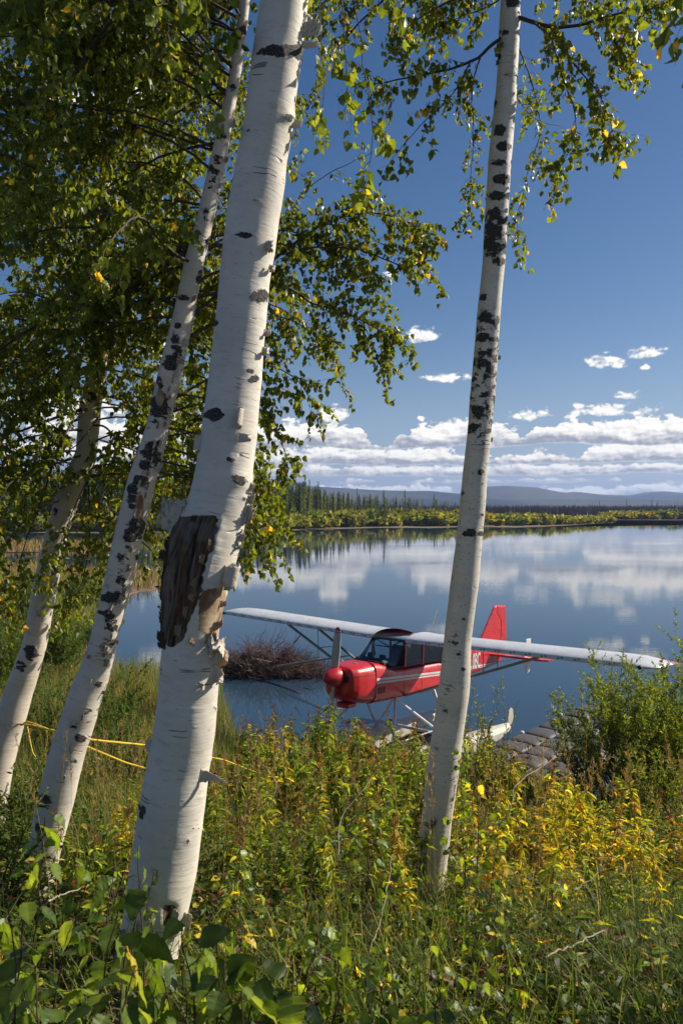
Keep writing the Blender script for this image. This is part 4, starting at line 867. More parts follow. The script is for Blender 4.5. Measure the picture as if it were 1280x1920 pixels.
def mixcols(n, cols, wts, var=.3):
    c = np.array(cols)[rng.choice(len(cols), n, p=np.array(wts)/sum(wts))]; return c*rng.uniform(1-var, 1+var, (n, 1))
def in_view(n, y0, y1, x0=-1.0, x1=1.0, extra=.06, pw=1.0):
    y = (rng.random(n)*(y1**pw-y0**pw)+y0**pw)**(1/pw); x = (rng.uniform(x0, x1, n))*(.43+extra)*y; return x, y
G1, G2, TAN, RED, DRY = (.10, .145, .022), (.18, .22, .035), (.42, .33, .15), (.30, .15, .08), (.34, .29, .10)
# bank grass
mb = MB(); x, y = in_view(58000, 1.4, 11, extra=.12, pw=1.7); z = ground_z(x, y); P = np.stack([x, y, z], 1)
dens_ = noise2(x, y, .35, 2, 3.3); keep = (dens_ > -.35) & ((y > 3.4) | (x > 1) | (rng.random(len(y)) < .45)) & (~((x > .2) & (x < 3.5) & (y > 4.0) & (y < 7) & (rng.random(len(x)) < .3))); P = P[keep]; n = len(P)
col = mixcols(n, [G1, G2, DRY, TAN], [5, 4, 1.6, .7]); blades(mb, P, rng.uniform(.18, .62, n)*(.8+.3*dens_[keep]), rng.uniform(.003, .0065, n), col, .9)
mb.build('bank_grass', M_GRASS, kind='stuff', label='long green and drying grass growing all over the bank', category='grass')
# broad arching grass, lower right corner
mb = MB(); n = 6000; x = rng.uniform(.6, 2.3, n); y = rng.uniform(2.0, 3.9, n); k = rng.random(n) < np.clip((x-.7)/.8, .0, 1); x, y = x[k], y[k]; n = len(x)
P = np.stack([x, y, ground_z(x, y)], 1); blades(mb, P, rng.uniform(.2, .5, n), rng.uniform(.004, .008, n), mixcols(n, [(.06, .10, .02), (.11, .16, .04), (.20, .20, .07)], [4, 4, 1]), 1.6, 4)
mb.build('arching_grass', M_GRASS, kind='stuff', label='broad pale green arching grass in the lower right corner', category='grass')
# lakeside meadow: reed grass with reddish tops
mb = MB(); n = 60000; x, y = in_view(n, 9, 26, -1, .62, pw=1.5); z = ground_z(x, y); k = (z > -.08) & ((x < .6) | (y < 14)); x, y, z = x[k], y[k], z[k]; n = len(x)
red = np.clip((y-14)/8, 0, 1)*(.5+.5*noise2(x, y, .12, 2, 6.1)); c = np.where((rng.random(n) < red*.75)[:, None], mixcols(n, [RED, TAN, (.30, .17, .08)], [2, 3, 3]), mixcols(n, [G1, G2, DRY], [4, 5, 2]))
blades(mb, np.stack([x, y, z], 1), rng.uniform(.35, .85, n), rng.uniform(.007, .013, n), c, .5, 2)
mb.build('marsh_grass', M_GRASS, kind='stuff', label='reddish and green marsh grass along the near waterline', category='grass')
# marsh spits in the bay on the left
M_SPIT = M_MARSH
def spit(pts, nbl, h, cols, wts, lab):
    pts = np.array(pts); bm = bmesh.new(); Pd = dens(np.concatenate([pts, pts[:1]]), .8)[:-1]; Pd = Pd+np.stack([noise2(Pd[:, 0], Pd[:, 1], .12, 3, 2.2), noise2(Pd[:, 0], Pd[:, 1], .15, 3, 5.2)], 1)*.7
    vs = [bm.verts.new((p_[0], p_[1], .06)) for p_ in Pd]; f_ = bm.faces.new(vs); bmesh.ops.triangulate(bm, faces=[f_]); ed = [bm.edges.get((vs[i], vs[(i+1) % len(vs)])) for i in range(len(vs))]
    r_ = bmesh.ops.extrude_edge_only(bm, edges=[e for e in ed if e]); 
    for v in [g for g in r_['geom'] if isinstance(g, bmesh.types.BMVert)]: v.co.z = -.4
    me = bpy.data.meshes.new('marsh_spit'); bm.to_mesh(me); bm.free(); me.materials.append(M_SPIT); o = bpy.data.objects.new('marsh_spit', me); COL.objects.link(o); o['kind'] = 'structure'
    lo, hi = Pd.min(0), Pd.max(0); q = rng.uniform(lo, hi, (nbl*3, 2)); inside = np.zeros(len(q), bool); j = len(Pd)-1
    for i in range(len(Pd)):
        xi, yi = Pd[i]; xj, yj = Pd[j]; c_ = ((yi > q[:, 1]) != (yj > q[:, 1])) & (q[:, 0] < (xj-xi)*(q[:, 1]-yi)/(yj-yi+1e-12)+xi); inside ^= c_; j = i
    q = q[inside][:nbl]; mb = MB(); n = len(q); D = q[:, 1].mean(); 
    blades(mb, np.stack([q[:, 0], q[:, 1], np.full(n, .05)], 1), rng.uniform(.6, 1.2, n)*h, np.full(n, .0011*D), mixcols(n, cols, wts), .45, 2); mb.build('spit_grass', M_GRASS, kind='stuff', label=lab, category='grass')
W2 = lambda x, y: px(x, y, shoreD(y))[:2]
spit([W2(-500, 1118), W2(0, 1112), W2(150, 1122), W2(240, 1118), W2(290, 1103), W2(322, 1088), W2(322, 1076), W2(250, 1070), W2(160, 1072), W2(60, 1060), W2(-500, 1058)], 9000, .75, [(.26, .14, .07), TAN, (.16, .15, .04), (.12, .13, .03)], [4, 3, 2, 2], 'reddish brown grass on the near marsh spit in the left bay')
spit([W2(-600, 1036), W2(40, 1036), W2(150, 1034), W2(200, 1028), W2(205, 1022), W2(120, 1019), W2(-600, 1018)], 7000, .8, [(.26, .15, .08), TAN, (.17, .15, .04)], [4, 3, 2], 'brown grass on the farther marsh spit in the left bay')
spit([W2(228, 1010), W2(330, 1007), W2(470, 1003), W2(520, 1001), W2(470, 999.5), W2(220, 1003)], 2500, .7, [(.14, .12, .03), (.10, .11, .03)], [2, 2], 'olive sedge strip in front of the far shore at the left')

spit([W2(-500, 1310), W2(60, 1300), W2(165, 1268), W2(205, 1215), W2(222, 1165), W2(236, 1112), W2(180, 1095), W2(-500, 1098)], 15000, 1.0, [(.12, .17, .03), (.20, .22, .05), TAN, (.30, .17, .09)], [4, 4, 2, 1.5], 'tall green and tan sedge filling the bay edge between the left birches')
# ================================================================ herbs of the bank
def herb_mesh(seed, h, nleaf, pal, leafL=(.07, .12), seedhead=True, stems=1):
    r = np.random.default_rng(seed); mb = MB(); parts = MB()
    for s_ in range(stems):
        a = r.uniform(0, 6.28); ln = r.uniform(.02, .16)*h*(1+.8*(stems > 1)); hh = h*r.uniform(.7, 1); n = 9
        P = np.array([[math.cos(a)*ln*(k/n)**1.6, math.sin(a)*ln*(k/n)**1.6, hh*k/n] for k in range(n+1)])+r.normal(size=(n+1, 3))*.006; P[0] = 0
        tube(mb, P, np.linspace(.0032, .0012, n+1), 4, np.array((.13, .06, .03))*r.uniform(.7, 1.5), cap=False)
        f = r.uniform(.12, .92, nleaf); Q = np.stack([np.interp(f, np.linspace(0, 1, n+1), P[:, k]) for k in range(3)], 1); an = r.uniform(0, 6.28, nleaf)
        up = r.uniform(-.9, .7, nleaf); D_ = nrm(np.stack([np.cos(an), np.sin(an), up], 1)); sp = nrm(np.stack([np.zeros(nleaf), np.zeros(nleaf), np.ones(nleaf)], 1)+r.normal(size=(nleaf, 3))*.35)
        x = nrm(np.cross(D_, sp)); z = np.cross(x, D_); ax = np.stack([x, D_, z], 1); L = r.uniform(*leafL, nleaf)*(1.1-.5*f)
        cc = np.array([pal[i] for i in r.choice(len(pal), nleaf)])*r.uniform(.65, 1.3, (nleaf, 1)); dry = (f < .35) & (r.random(nleaf) < .5); cc[dry] = np.array([.22, .10, .035])*r.uniform(.5, 1.2, (dry.sum(), 1))
        sc_ = np.stack([L, L, L*r.uniform(.5, 2.2, nleaf)], 1); batch(parts, NV_*np.array([1.25, 1, 1]), NF, Q, ax, sc_, cc)
        if seedhead:
            m_ = 34; f = r.uniform(.80, 1.0, m_); Q = np.stack([np.interp(f, np.linspace(0, 1, n+1), P[:, k]) for k in range(3)], 1); D_ = nrm(r.normal(size=(m_, 3))+[0, 0, 1.1])
            ax = rand_axes(D_); batch(parts, NV_*np.array([.5, 1, 1]), NF, Q, ax, r.uniform(.025, .06, m_), np.array((.24, .11, .055))*r.uniform(.5, 1.5, (m_, 1)))
    return mb.mesh('stem', M_STEM), parts.mesh('leaves', M_HERB)
pg = [(.15, .21, .03), (.24, .29, .04), (.11, .16, .026), (.36, .38, .055)]; py_ = [(.70, .49, .05), (.56, .47, .05), (.38, .38, .05), (.60, .36, .045)]; pr = [(.34, .16, .055), (.24, .11, .05), (.42, .27, .07)]
HM = {'green': [herb_mesh(400+k, 1, 74, pg, (.09, .15), k % 2 == 0) for k in range(5)], 'yellow': [herb_mesh(420+k, 1, 66, py_+pg[1:2], (.09, .15), k % 3 == 0) for k in range(5)], 'rust': [herb_mesh(440+k, 1, 50, pr+py_[:1], (.06, .11), True) for k in range(4)],
      'mixed': [herb_mesh(460+k, 1, 72, pg+py_[1:3], (.09, .15), k % 2 == 1) for k in range(4)]}
HL = {'green': 'green leafy fireweed stem', 'yellow': 'fireweed with bright yellow autumn leaves', 'rust': 'withered rust-brown fireweed with seed head', 'mixed': 'fireweed turning from green to yellow'}
def zone(x, y):
    u = 640+F*x/y
    return ' left of the big birch' if u < 300 else ' near the big birch' if u < 480 else (' below the propeller' if y > 6.5 else ' in the middle foreground') if u < 700 else ' around the slender birch' if u < 880 else ' before the dock' if u < 1080 else ' before the willows'
def herb(kind, x, y, h, sink=.02):
    me = HM[kind][rng.integers(len(HM[kind]))]; z = float(ground_z(x, y)); e = empty('fireweed_plant', (x, y, z-sink), (rng.normal()*.10, rng.normal()*.10, rng.uniform(0, 6.28)), label=HL[kind]+zone(x, y), category='fireweed', group=kind+' fireweed on the bank'+zone(x, y)); e.scale = (h,)*3
    for nm, m_ in (('stem', me[0]), ('foliage', me[1])):
        o = bpy.data.objects.new(nm, m_); COL.objects.link(o); o.parent = e
        if nm == 'foliage': o['kind'] = 'stuff'
def hz(n, x0, x1, y0, y1, w, hr=(.65, 1.05)):
    """photo-frame region given as world x/y ranges of the bank"""
    for _ in range(n):
        x = rng.uniform(x0, x1); y = rng.uniform(y0, y1); herb(rng.choice(['green', 'yellow', 'rust', 'mixed'], p=w), x, y, rng.uniform(*hr))
hz(18, 1.45, 1.95, 8.4, 9.6, [.6, .06, .14, .2], (.95, 1.15)); hz(24, 1.15, 1.72, 8.0, 9.4, [.6, .06, .14, .2], (.9, 1.15)); hz(20, 1.2, 2.4, 8.8, 10.4, [.5, .1, .2, .2], (.55, .75)); hz(46, .75, 2.1, 4.3, 6.6, [.10, .66, .07, .17], (.6, .95)); hz(22, 1.9, 3.2, 4.6, 7.2, [.35, .28, .12, .25], (.6, .95)); hz(46, -1.2, .5, 5.2, 8.0, [.48, .10, .10, .32], (.75, 1.1)); hz(30, -.6, 1.2, 6.5, 8.6, [.62, .05, .13, .2], (.9, 1.15)); hz(85, -1.3, 1.25, 8.6, 10.8, [.62, .03, .17, .18], (.85, 1.2))
hz(34, -1.3, .4, 3.6, 5.5, [.42, .12, .08, .38], (.55, .9)); hz(9, .4, 1.5, 3.4, 4.4, [.5, .1, .1, .3], (.35, .55)); hz(30, 1.2, 4.6, 6.4, 9.2, [.3, .15, .4, .15], (.7, 1.1)); hz(18, .9, 2.2, 3.6, 4.6, [.2, .4, .1, .3], (.45, .7))
hz(10, -2.8, -1.2, 6.2, 9.0, [.5, .12, .18, .2], (.5, .8))
# low herb layer: everything under knee height
mb = MB(); st = MB(); n = 52000; x, y = in_view(n, 1.6, 9.5, pw=1.35); z = ground_z(x, y)+rng.uniform(.03, .42, n)*np.clip(.45+.12*y, .5, 1)*(.7+.5*noise2(x, y, .5, 2, 8.8))
yel = np.clip(np.exp(-((x-1.5)/.8)**2-((y-5.3)/1.4)**2)*.55+.10+.12*noise2(x, y, .4, 2, 9.9), .02, .7); rd = np.clip(.06+.25*np.exp(-((x+.9)/.35)**2-((y-3.9)/.6)**2)+.25*np.exp(-((x-.55)/.5)**2-((y-3.1)/.5)**2), 0, .5)
u = rng.random(n); c = mixcols(n, [(.085, .125, .02), (.15, .19, .028), (.06, .09, .018)], [4, 4, 2.5]); k = u < yel; c[k] = mixcols(k.sum(), py_, [2, 2, 2, 1]); k2 = (u > 1-rd); c[k2] = mixcols(k2.sum(), [(.16, .05, .03), (.20, .09, .04), (.10, .05, .03)], [1, 1, 1])
a = rng.uniform(0, 6.28, n); ax = rand_axes(np.stack([np.cos(a), np.sin(a), rng.uniform(-.7, .5, n)], 1), nrm(np.array([0, 0, 1.])+rng.normal(size=(n, 3))*.4))
half = rng.random(n) < .5; Q = np.stack([x, y, z], 1); batch(mb, LT, LF, Q[half], ax[half], rng.uniform(.026, .06, half.sum()), c[half]); batch(mb, S4V*[1.2, 1, 1], S4F, Q[~half], ax[~half], rng.uniform(.04, .10, (~half).sum()), c[~half])
mb.build('ground_cover', M_HERB, kind='stuff', label='low mixed herbs and small leaves covering the soil of the bank', category='undergrowth')
# feathery plumes of reed grass
mb = MB(); n = 420; x, y = in_view(n, 3.6, 9.0, -.9, 1.0, pw=1.4)
for x_, y_ in zip(x, y):
    z_ = float(ground_z(x_, y_)); h = rng.uniform(.7, 1.15); a = rng.uniform(0, 6.28); l_ = rng.uniform(.03, .2); P = np.array([[x_+math.cos(a)*l_*(k/6)**2, y_+math.sin(a)*l_*(k/6)**2, z_+h*k/6*(1-.08*(k/6)**2)] for k in range(7)])
    tube(mb, P, np.linspace(.0014, .0007, 7), 3, np.array((.34, .26, .12)), cap=False); m_ = 26; f = rng.uniform(.80, 1.0, m_); Q = np.stack([np.interp(f, np.linspace(0, 1, 7), P[:, k]) for k in range(3)], 1)
    batch(mb, S4V*np.array([.35, 1, 1]), S4F, Q, rand_axes(nrm(rng.normal(size=(m_, 3))*.5+[0, 0, 1])), rng.uniform(.02, .045, m_), np.array((.40, .28, .15))*rng.uniform(.6, 1.2, (m_, 1)))
mb.build('reed_plumes', M_GRASS, kind='stuff', label='tan feathery reed grass plumes rising out of the undergrowth', category='grass')

# ---------------------------------------------------------------- broad-leaved saplings (leaf by leaf)
M_SAPSTEM = simple('sapling_stem', (.085, .045, .03), .7, .3, 20)
BROAD = []
for ci, c in enumerate([(.065, .105, .018), (.11, .165, .024), (.19, .25, .032), (.62, .45, .05), (.15, .20, .06)]):
    row = []
    for k in range(4):
        V_, F_ = serrate_leaf(10, .40+.04*(k % 2), .05+.16*k, .03+.05*(k % 3)); V_[:, 2] += .03*np.sin(V_[:, 1]*9+k); mb = MB(); vc = np.tile(np.array(c)*(.8+.13*k), (len(V_), 1)); vc[::3] *= 1.35; vc[1::3] *= rng.uniform(.7, 1.05, (len(vc[1::3]), 1)); vc[-4:] = vc[-4:]*.5+np.array([.20, .10, .03])*.5*(k % 2)+vc[-4:]*.5*(1-k % 2); mb.add(V_, F_, vc); tube(mb, [[0, -.3, .04], [0, -.1, .0], [0, 0, 0]], [.011, .011, .013], 3, np.array(c)*1.3, cap=False); row.append(mb.mesh('leaf', M_LEAF))
    BROAD.append(row)
from mathutils import Matrix
def place_leaf(parent, base, P, D_, s_, me, spin=None):
    ax = rand_axes(np.array([D_]), None if spin is None else np.array([spin]))[0]; M_ = Matrix.Identity(4)
    for r_ in range(3):
        for c_ in range(3): M_[r_][c_] = float(ax[c_][r_]*s_)
    M_[0][3], M_[1][3], M_[2][3] = [float(v) for v in (np.array(P)-base)]; o = bpy.data.objects.new('leaf', me); COL.objects.link(o); o.parent = parent; o.matrix_local = M_
def sapling(x, y, h, nst, nleaf, size, label, cat='shrub', tones=(.3, .4, .2, .05, .05), top=None, lean=(0, 0), name='sapling'):
    z = float(ground_z(x, y)); base = np.array([x, y, z]); e = empty(name, base, label=label, category=cat); st = MB()
    for s_ in range(nst):
        a = rng.uniform(0, 6.28); l_ = rng.uniform(.05, .28)*h*(nst > 1); hh = h*rng.uniform(.65, 1.0) if s_ else h; n = 12
        P = base+np.array([[math.cos(a)*l_*(k/n)**1.3+lean[0]*(k/n)**1.5, math.sin(a)*l_*(k/n)**1.3+lean[1]*(k/n)**1.5, hh*k/n] for k in range(n+1)])+np.cumsum(rng.normal(size=(n+1, 3))*.006, 0)*[1, 1, .3]
        P[0] = base; tube(st, P-base, np.linspace(.0042, .0014, n+1), 5)
        for k in range(nleaf//nst):
            f = rng.uniform(.18, 1.0); p_ = np.array([np.interp(f, np.linspace(0, 1, n+1), P[:, c_]) for c_ in range(3)]); an = rng.uniform(0, 6.28); L = rng.uniform(.03, .18)*(1.15-f)
            d = np.array([math.cos(an), math.sin(an), rng.uniform(.1, .7)]); q_ = p_+d*L; 
            if L > .04: tube(st, np.array([p_, (p_+q_)/2+[0, 0, .01], q_])-base, [.0016, .0013, .0009], 3, cap=False)
            place_leaf(e, base, q_, nrm(d*[1, 1, 0]+[0, 0, rng.uniform(-1.5, .3)]+rng.normal(size=3)*.3), size*rng.uniform(.6, 1.2)*(1.15-.35*f), BROAD[rng.choice(5, p=tones)][rng.integers(4)], nrm(np.array([0, 0, 1.])+rng.normal(size=3)*.6))
    st.build('stem', M_SAPSTEM, e, smooth=True); return e
def at(x, y, D): P = px(x, y, D); return P
# bottom-left thicket close to the camera: (photo x, depth, height px top)
lab_i = ['by the left frame edge', 'below the leaning birch', 'at the foot of the big birch', 'in front of the big birch foot', 'just right of the big birch foot', 'in the bottom middle', 'in the lower left corner', 'half in shade at the bottom left']
thick = [(20, 2.3, 1560, 2, 36, .075), (75, 2.5, 1500, 2, 32, .07), (150, 2.2, 1640, 3, 40, .075), (40, 1.75, 1700, 3, 40, .07), (190, 1.9, 1740, 3, 36, .08), (262, 2.7, 1590, 1, 14, .06), (300, 1.7, 1800, 3, 30, .07), (365, 2.3, 1710, 2, 24, .075), (410, 1.9, 1700, 3, 34, .085), (455, 2.4, 1735, 2, 24, .08), (520, 1.75, 1790, 3, 30, .08), (110, 1.5, 1790, 3, 36, .075), (190, 1.45, 1830, 3, 34, .07), (590, 2.0, 1810, 2, 24, .075), (470, 1.5, 1850, 3, 26, .07), (330, 1.45, 1850, 3, 30, .07), (0, 1.4, 1800, 3, 36, .07), (680, 1.9, 1850, 2, 22, .07)]
wh = ['nearest the left frame edge, tallest', 'whose stem crosses the foot of the leaning birch', 'between the leaning birch and the big birch', 'in the lower left corner', 'hiding the left side of the big birch foot', 'with single stem rising before the big birch trunk', 'over the base of the big birch', 'just right of the big birch foot', 'with one lit yellow-green leaf right of the big birch', 'low beside the brown stems, right of the big birch', 'in the shade at the bottom middle', 'at the very bottom left, dark', 'under the big birch at the bottom edge', 'bottom middle, thin, right of the thicket', 'cut by the bottom edge, left of the middle', 'cut by the bottom edge under the big birch', 'cut by the left and bottom edges', 'rightmost of the broad-leaved thicket']
for (x, D, ytop, ns, nl, sz), w_ in zip(thick, wh):
    X = (x-640)/F*D; h = CZ+(CY-ytop)/F*D-float(ground_z(X, D)); sapling(X, D, max(.3, h), ns, int(nl*1.25), sz*1.15, 'green broad-leaved sapling '+w_, tones=(.36, .36, .19, .01, .08))
# birch saplings round the slender birch and in the middle
mid = [(740, 3.9, 1600, 1, 40, .045, 'birch sapling climbing past the slender birch on its left'), (862, 4.1, 1400, 1, 46, .045, 'tallest thin birch sapling in front of the slender birch'), (905, 3.8, 1470, 2, 60, .05, 'birch sapling with yellow leaves right of the slender birch'), (800, 3.2, 1740, 2, 40, .045, 'low birch sapling before the foot of the slender birch'), (895, 3.3, 1650, 2, 50, .048, 'bushy birch sapling right of the slender birch foot'),
       (690, 3.7, 1500, 1, 40, .055, 'single dark-stemmed sapling left of the slender birch'), (655, 4.4, 1560, 1, 32, .06, 'sapling with large dark leaves in the middle of the undergrowth'), (745, 3.1, 1750, 2, 40, .05, 'yellowing low sapling left below the slender birch'), (450, 3.6, 1530, 1, 20, .05, 'thin brown stem with few yellow leaves right of the big birch'), (575, 3.2, 1720, 2, 36, .055, 'brownish sapling in the shaded middle foreground'), (960, 3.0, 1760, 2, 44, .05, 'green sapling above the arching grass'), (1040, 3.6, 1640, 2, 40, .05, 'sapling between yellow fireweeds and arching grass')]
mid += [(430, 2.6, 1740, 2, 40, .05, 'leafy sapling in the shade right of the big birch foot, brown stems'), (520, 2.5, 1730, 2, 44, .05, 'dark green sapling in the shaded centre of the foreground'), (610, 2.5, 1740, 2, 44, .048, 'small-leaved sapling at the centre of the bottom third'), (700, 2.6, 1730, 3, 50, .046, 'bushy yellow and green sapling left below the slender birch'),
        (790, 2.7, 1790, 3, 44, .044, 'leafy sapling hiding the foot of the slender birch'), (860, 2.5, 1770, 3, 50, .044, 'low leafy sapling at the bottom right of the slender birch'), (560, 2.0, 1830, 3, 44, .05, 'low sapling cut by the bottom edge, just left of centre'), (660, 2.0, 1840, 3, 44, .048, 'low sapling at the bottom edge, just right of centre'), (780, 2.1, 1840, 3, 46, .045, 'low sapling at the bottom edge below the slender birch'), (920, 2.6, 1740, 2, 40, .045, 'sapling left of the arching grass'),
        (250, 3.0, 1640, 2, 36, .045, 'reddish low sapling between the leaning birch and the big birch'), (200, 3.5, 1600, 2, 36, .045, 'small sapling with dull leaves behind the leaning birch foot')]
for (x, D, ytop, ns, nl, sz, lb) in mid:
    X = (x-640)/F*D; h = CZ+(CY-ytop)/F*D-float(ground_z(X, D)); sapling(X, D, h, ns, int(nl*1.2), sz*1.1, lb, tones=(.30, .36, .24, .02, .08) if 'yellow' not in lb else (.2, .32, .28, .15, .05))

# ---------------------------------------------------------------- willows
def willow(x, y, h, w, nst, lps, label, leafL=.042, dens_=1.0, pal=None, stemc=(.10, .075, .04)):
    z = float(ground_z(x, y)); base = np.array([x, y, z-.02]); e = empty('willow_shrub', base, label=label, category='willow'); st = MB(); LP, LD, LS = [], [], []
    def stem(p0, d0, L, r, lvl):
        n = max(4, int(L/.09)); P = [p0]; d = nrm(d0)
        for k in range(n):
            d = nrm(d+[0, 0, .05 if lvl == 0 else .10]+rng.normal(size=3)*.06); P.append(P[-1]+d*L/n)
            if lvl < 2 and k > n*.22 and rng.random() < .55*dens_: stem(P[-1], nrm(d+nrm(rng.normal(size=3))*.75), L*rng.uniform(.22, .45), r*.5, lvl+1)
        P = np.array(P); tube(st, P-base, np.linspace(r, r*.3, len(P)), 4 if lvl == 0 else 3, stemc, cap=False)
        m_ = int(L*lps*.78*(1.4 if lvl else .8)); f = rng.uniform(.15 if lvl else .4, 1, m_); Q = np.stack([np.interp(f, np.linspace(0, 1, len(P)), P[:, c_]) for c_ in range(3)], 1)
        dd = nrm(d*.9+nrm(rng.normal(size=(m_, 3)))*1.0); LP.append(Q); LD.append(dd); LS.append(rng.uniform(.6, 1.2, m_)*leafL)
    for k in range(nst):
        a = rng.uniform(0, 6.28); sp = rng.random()**.7; stem(base+np.array([math.cos(a), math.sin(a), 0])*.15*w*rng.random(), [math.cos(a)*sp*w/h*.8, math.sin(a)*sp*w/h*.8, 1], h*rng.uniform(.6, 1.05)*(1-.15*sp), .008, 0)
    P = np.concatenate(LP); D_ = np.concatenate(LD); S_ = np.concatenate(LS); mb = MB(); k_ = P[:, 2] > z+.05; P, D_, S_ = P[k_], D_[k_], S_[k_]
    c = mixcols(len(P), pal or [(.17, .21, .036), (.25, .27, .045), (.12, .155, .03), (.42, .36, .055)], [4, 4, 2, .7]); batch(mb, S4V*[1.35, 1, 1], S4F, P-base, rand_axes(D_), S_*1.12, c)
    st.build('branches', M_STEM, e, kind='stuff'); mb.build('foliage', M_HERB, e, kind='stuff'); return e
willow(3.55, 9.0, 1.65, 1.5, 60, 110, 'largest dense willow bush at the right edge under the wing tip'); willow(2.98, 8.8, 1.35, 1.3, 50, 110, 'dense willow bush left of the one under the wing tip'); willow(4.4, 9.6, 1.85, 1.3, 40, 100, 'willow bush cut by the right edge of the view')
willow(1.62, 8.2, 1.45, .55, 7, 34, 'thin sparse willow before the pontoon dock', dens_=.6); willow(1.22, 7.6, 1.7, .4, 4, 20, 'sparse willow shoots right beside the slender birch, over the water', dens_=.6); willow(1.95, 9.0, .8, .5, 7, 30, 'small willow growing before the dock middle', dens_=.7); willow(3.0, 7.6, .75, .8, 34, 100, 'low dark willow in front of the dense bushes')
pl_ = [(.09, .135, .024), (.14, .185, .034), (.06, .095, .018)]
willow(-3.3, 10.2, 1.35, 1.7, 40, 120, 'fine-leaved green bush between the two left birches', pal=pl_+[(.2, .18, .03)]); willow(-4.6, 11.6, 1.5, 1.6, 34, 110, 'green bush behind the far left birch', pal=pl_+[(.2, .18, .03)]); willow(-2.35, 8.4, .8, 1.2, 26, 120, 'low green bush behind the rope between the birches', pal=pl_+[(.2, .18, .03)]); willow(-2.1, 5.6, .6, .9, 22, 110, 'small dark green bush left of the leaning birch foot', pal=pl_+[(.1, .1, .03)])
willow(-1.75, 3.9, .55, .6, 16, 100, 'low leafy bush at the left edge below the rope', leafL=.04, pal=pl_+[(.12, .15, .03)])

for (x_, D_, h_, lb_) in [(110, 24, 1.9, 'rounded willow in the sedge behind the far left birch'), (20, 22, 2.1, 'willow at the left edge of the bay'), (175, 28, 1.5, 'low willow at the tip of the sedge by the water'), (60, 34, 2.0, 'farther willow among the sedge of the left bay'), (150, 38, 1.8, 'small willow on the neck of the marsh spit')]:
    P_ = px(x_, CY, D_); k0 = ground_z; ground_z = lambda a, b: .05; willow(P_[0], P_[1], h_, 2.0, 30, 46, lb_, leafL=.085, pal=pl_+[(.2, .2, .04)]); ground_z = k0
# ---------------------------------------------------------------- dead sticks in the undergrowth
M_DEAD = simple('dead_wood', (.42, .34, .24), .85, .35, 12, .3, 80)
def stick(pts, r, label, name='dead_stick', cat='stick', mat=None, n=5):
    P = np.array([px(*p_) for p_ in pts]); k = np.linspace(0, 1, len(P)); kk = np.linspace(0, 1, 18); Q = np.stack([np.interp(kk, k, P[:, c_]) for c_ in range(3)], 1); ker = np.hanning(5)[1:-1]; ker /= ker.sum(); Q = np.stack([np.convolve(np.pad(Q[:, c_], 1, mode='reflect', reflect_type='odd'), ker, 'valid') for c_ in range(3)], 1)+rng.normal(size=(18, 3))*.003
    b0 = Q[0].copy(); mb = MB(); tube(mb, Q-b0, np.linspace(r, r*.5, 18), n); o = mb.build(name, mat or M_DEAD, smooth=True, loc=b0); o['label'] = label; o['category'] = cat; return o
stick([(632, 1600, 4.3), (636, 1530, 4.4), (690, 1470, 4.5), (700, 1430, 4.6), (722, 1412, 4.6)], .005, 'pale crooked dead stick rising through the middle of the undergrowth')
stick([(505, 1515, 4.6), (520, 1470, 4.6), (500, 1440, 4.7), (480, 1425, 4.7)], .004, 'short pale bent stick among rusty fireweeds'); stick([(925, 1560, 4.5), (955, 1525, 4.5), (965, 1470, 4.6), (1040, 1420, 5.0)], .004, 'thin bleached stick leaning right before the willows')
stick([(1020, 1795, 2.9), (1080, 1770, 3.0), (1135, 1740, 3.2)], .004, 'grey twig lying over the grass, lower right'); stick([(1075, 1670, 3.8), (1120, 1640, 3.9), (1140, 1600, 4.0)], .003, 'thin grey twig beside the yellow fireweeds'); stick([(90, 1690, 3.4), (110, 1680, 3.5), (150, 1667, 3.6)], .005, 'pale twig on the ground between the two left birches')
stick([(690, 1790, 3.0), (720, 1700, 3.2), (735, 1600, 3.5)], .0025, 'thin straight dead stalk in the middle foreground')

# ---------------------------------------------------------------- yellow rope
M_ROPE = simple('yellow_rope', (.78, .52, .03), .45, .15, 60)
def rope(pts, r, name, label, closed=False):
    P = np.array([px(*p_) for p_ in pts]); sl_ = np.concatenate([[0], np.cumsum(np.linalg.norm(np.diff(P, axis=0), axis=1))]); n = int(sl_[-1]/.006)+8; S = np.linspace(0, sl_[-1], n); Q = np.stack([np.interp(S, sl_, P[:, c_]) for c_ in range(3)], 1)
    w = 9; ker = np.hanning(w+2)[1:-1]; ker /= ker.sum(); Q = np.stack([np.convolve(np.pad(Q[:, c_], w//2, mode='reflect', reflect_type='odd'), ker, 'valid') for c_ in range(3)], 1); T, A, B = frame_along(Q); e = empty(name, Q[0], label=label, category='rope')
    for s_ in range(3):
        ph = S/.035*2*np.pi+s_*2.094; mb = MB(); tube(mb, Q+(np.cos(ph)[:, None]*A+np.sin(ph)[:, None]*B)*r*.55-Q[0], r*.62, 6); mb.build('strand', M_ROPE, e, smooth=True)
rB = 4.6+.12
rope([(-60, 1350, 5.9), (10, 1353, 5.95), (32, 1357, 5.98), (60, 1360, 5.6), (100, 1370, 4.9), (118, 1374, 4.6), (110, 1380, 4.72), (150, 1384, 4.74), (200, 1390, 4.9), (283, 1398, 5.4), (420, 1425, 7.0), (490, 1452, 9.0), (530, 1450, 12.0), (546, 1412, 15.3)], .0062, 'mooring_rope', 'yellow twisted rope stretched from the far left birch past the leaning birch')
rope([(108, 1384, 4.75), (160, 1398, 4.76), (200, 1415, 4.8), (236, 1430, 4.9), (275, 1441, 5.0), (330, 1470, 5.3), (352, 1540, 5.4), (362, 1605, 5.45)], .0055, 'mooring_rope', 'lower yellow rope slanting down behind the big birch')
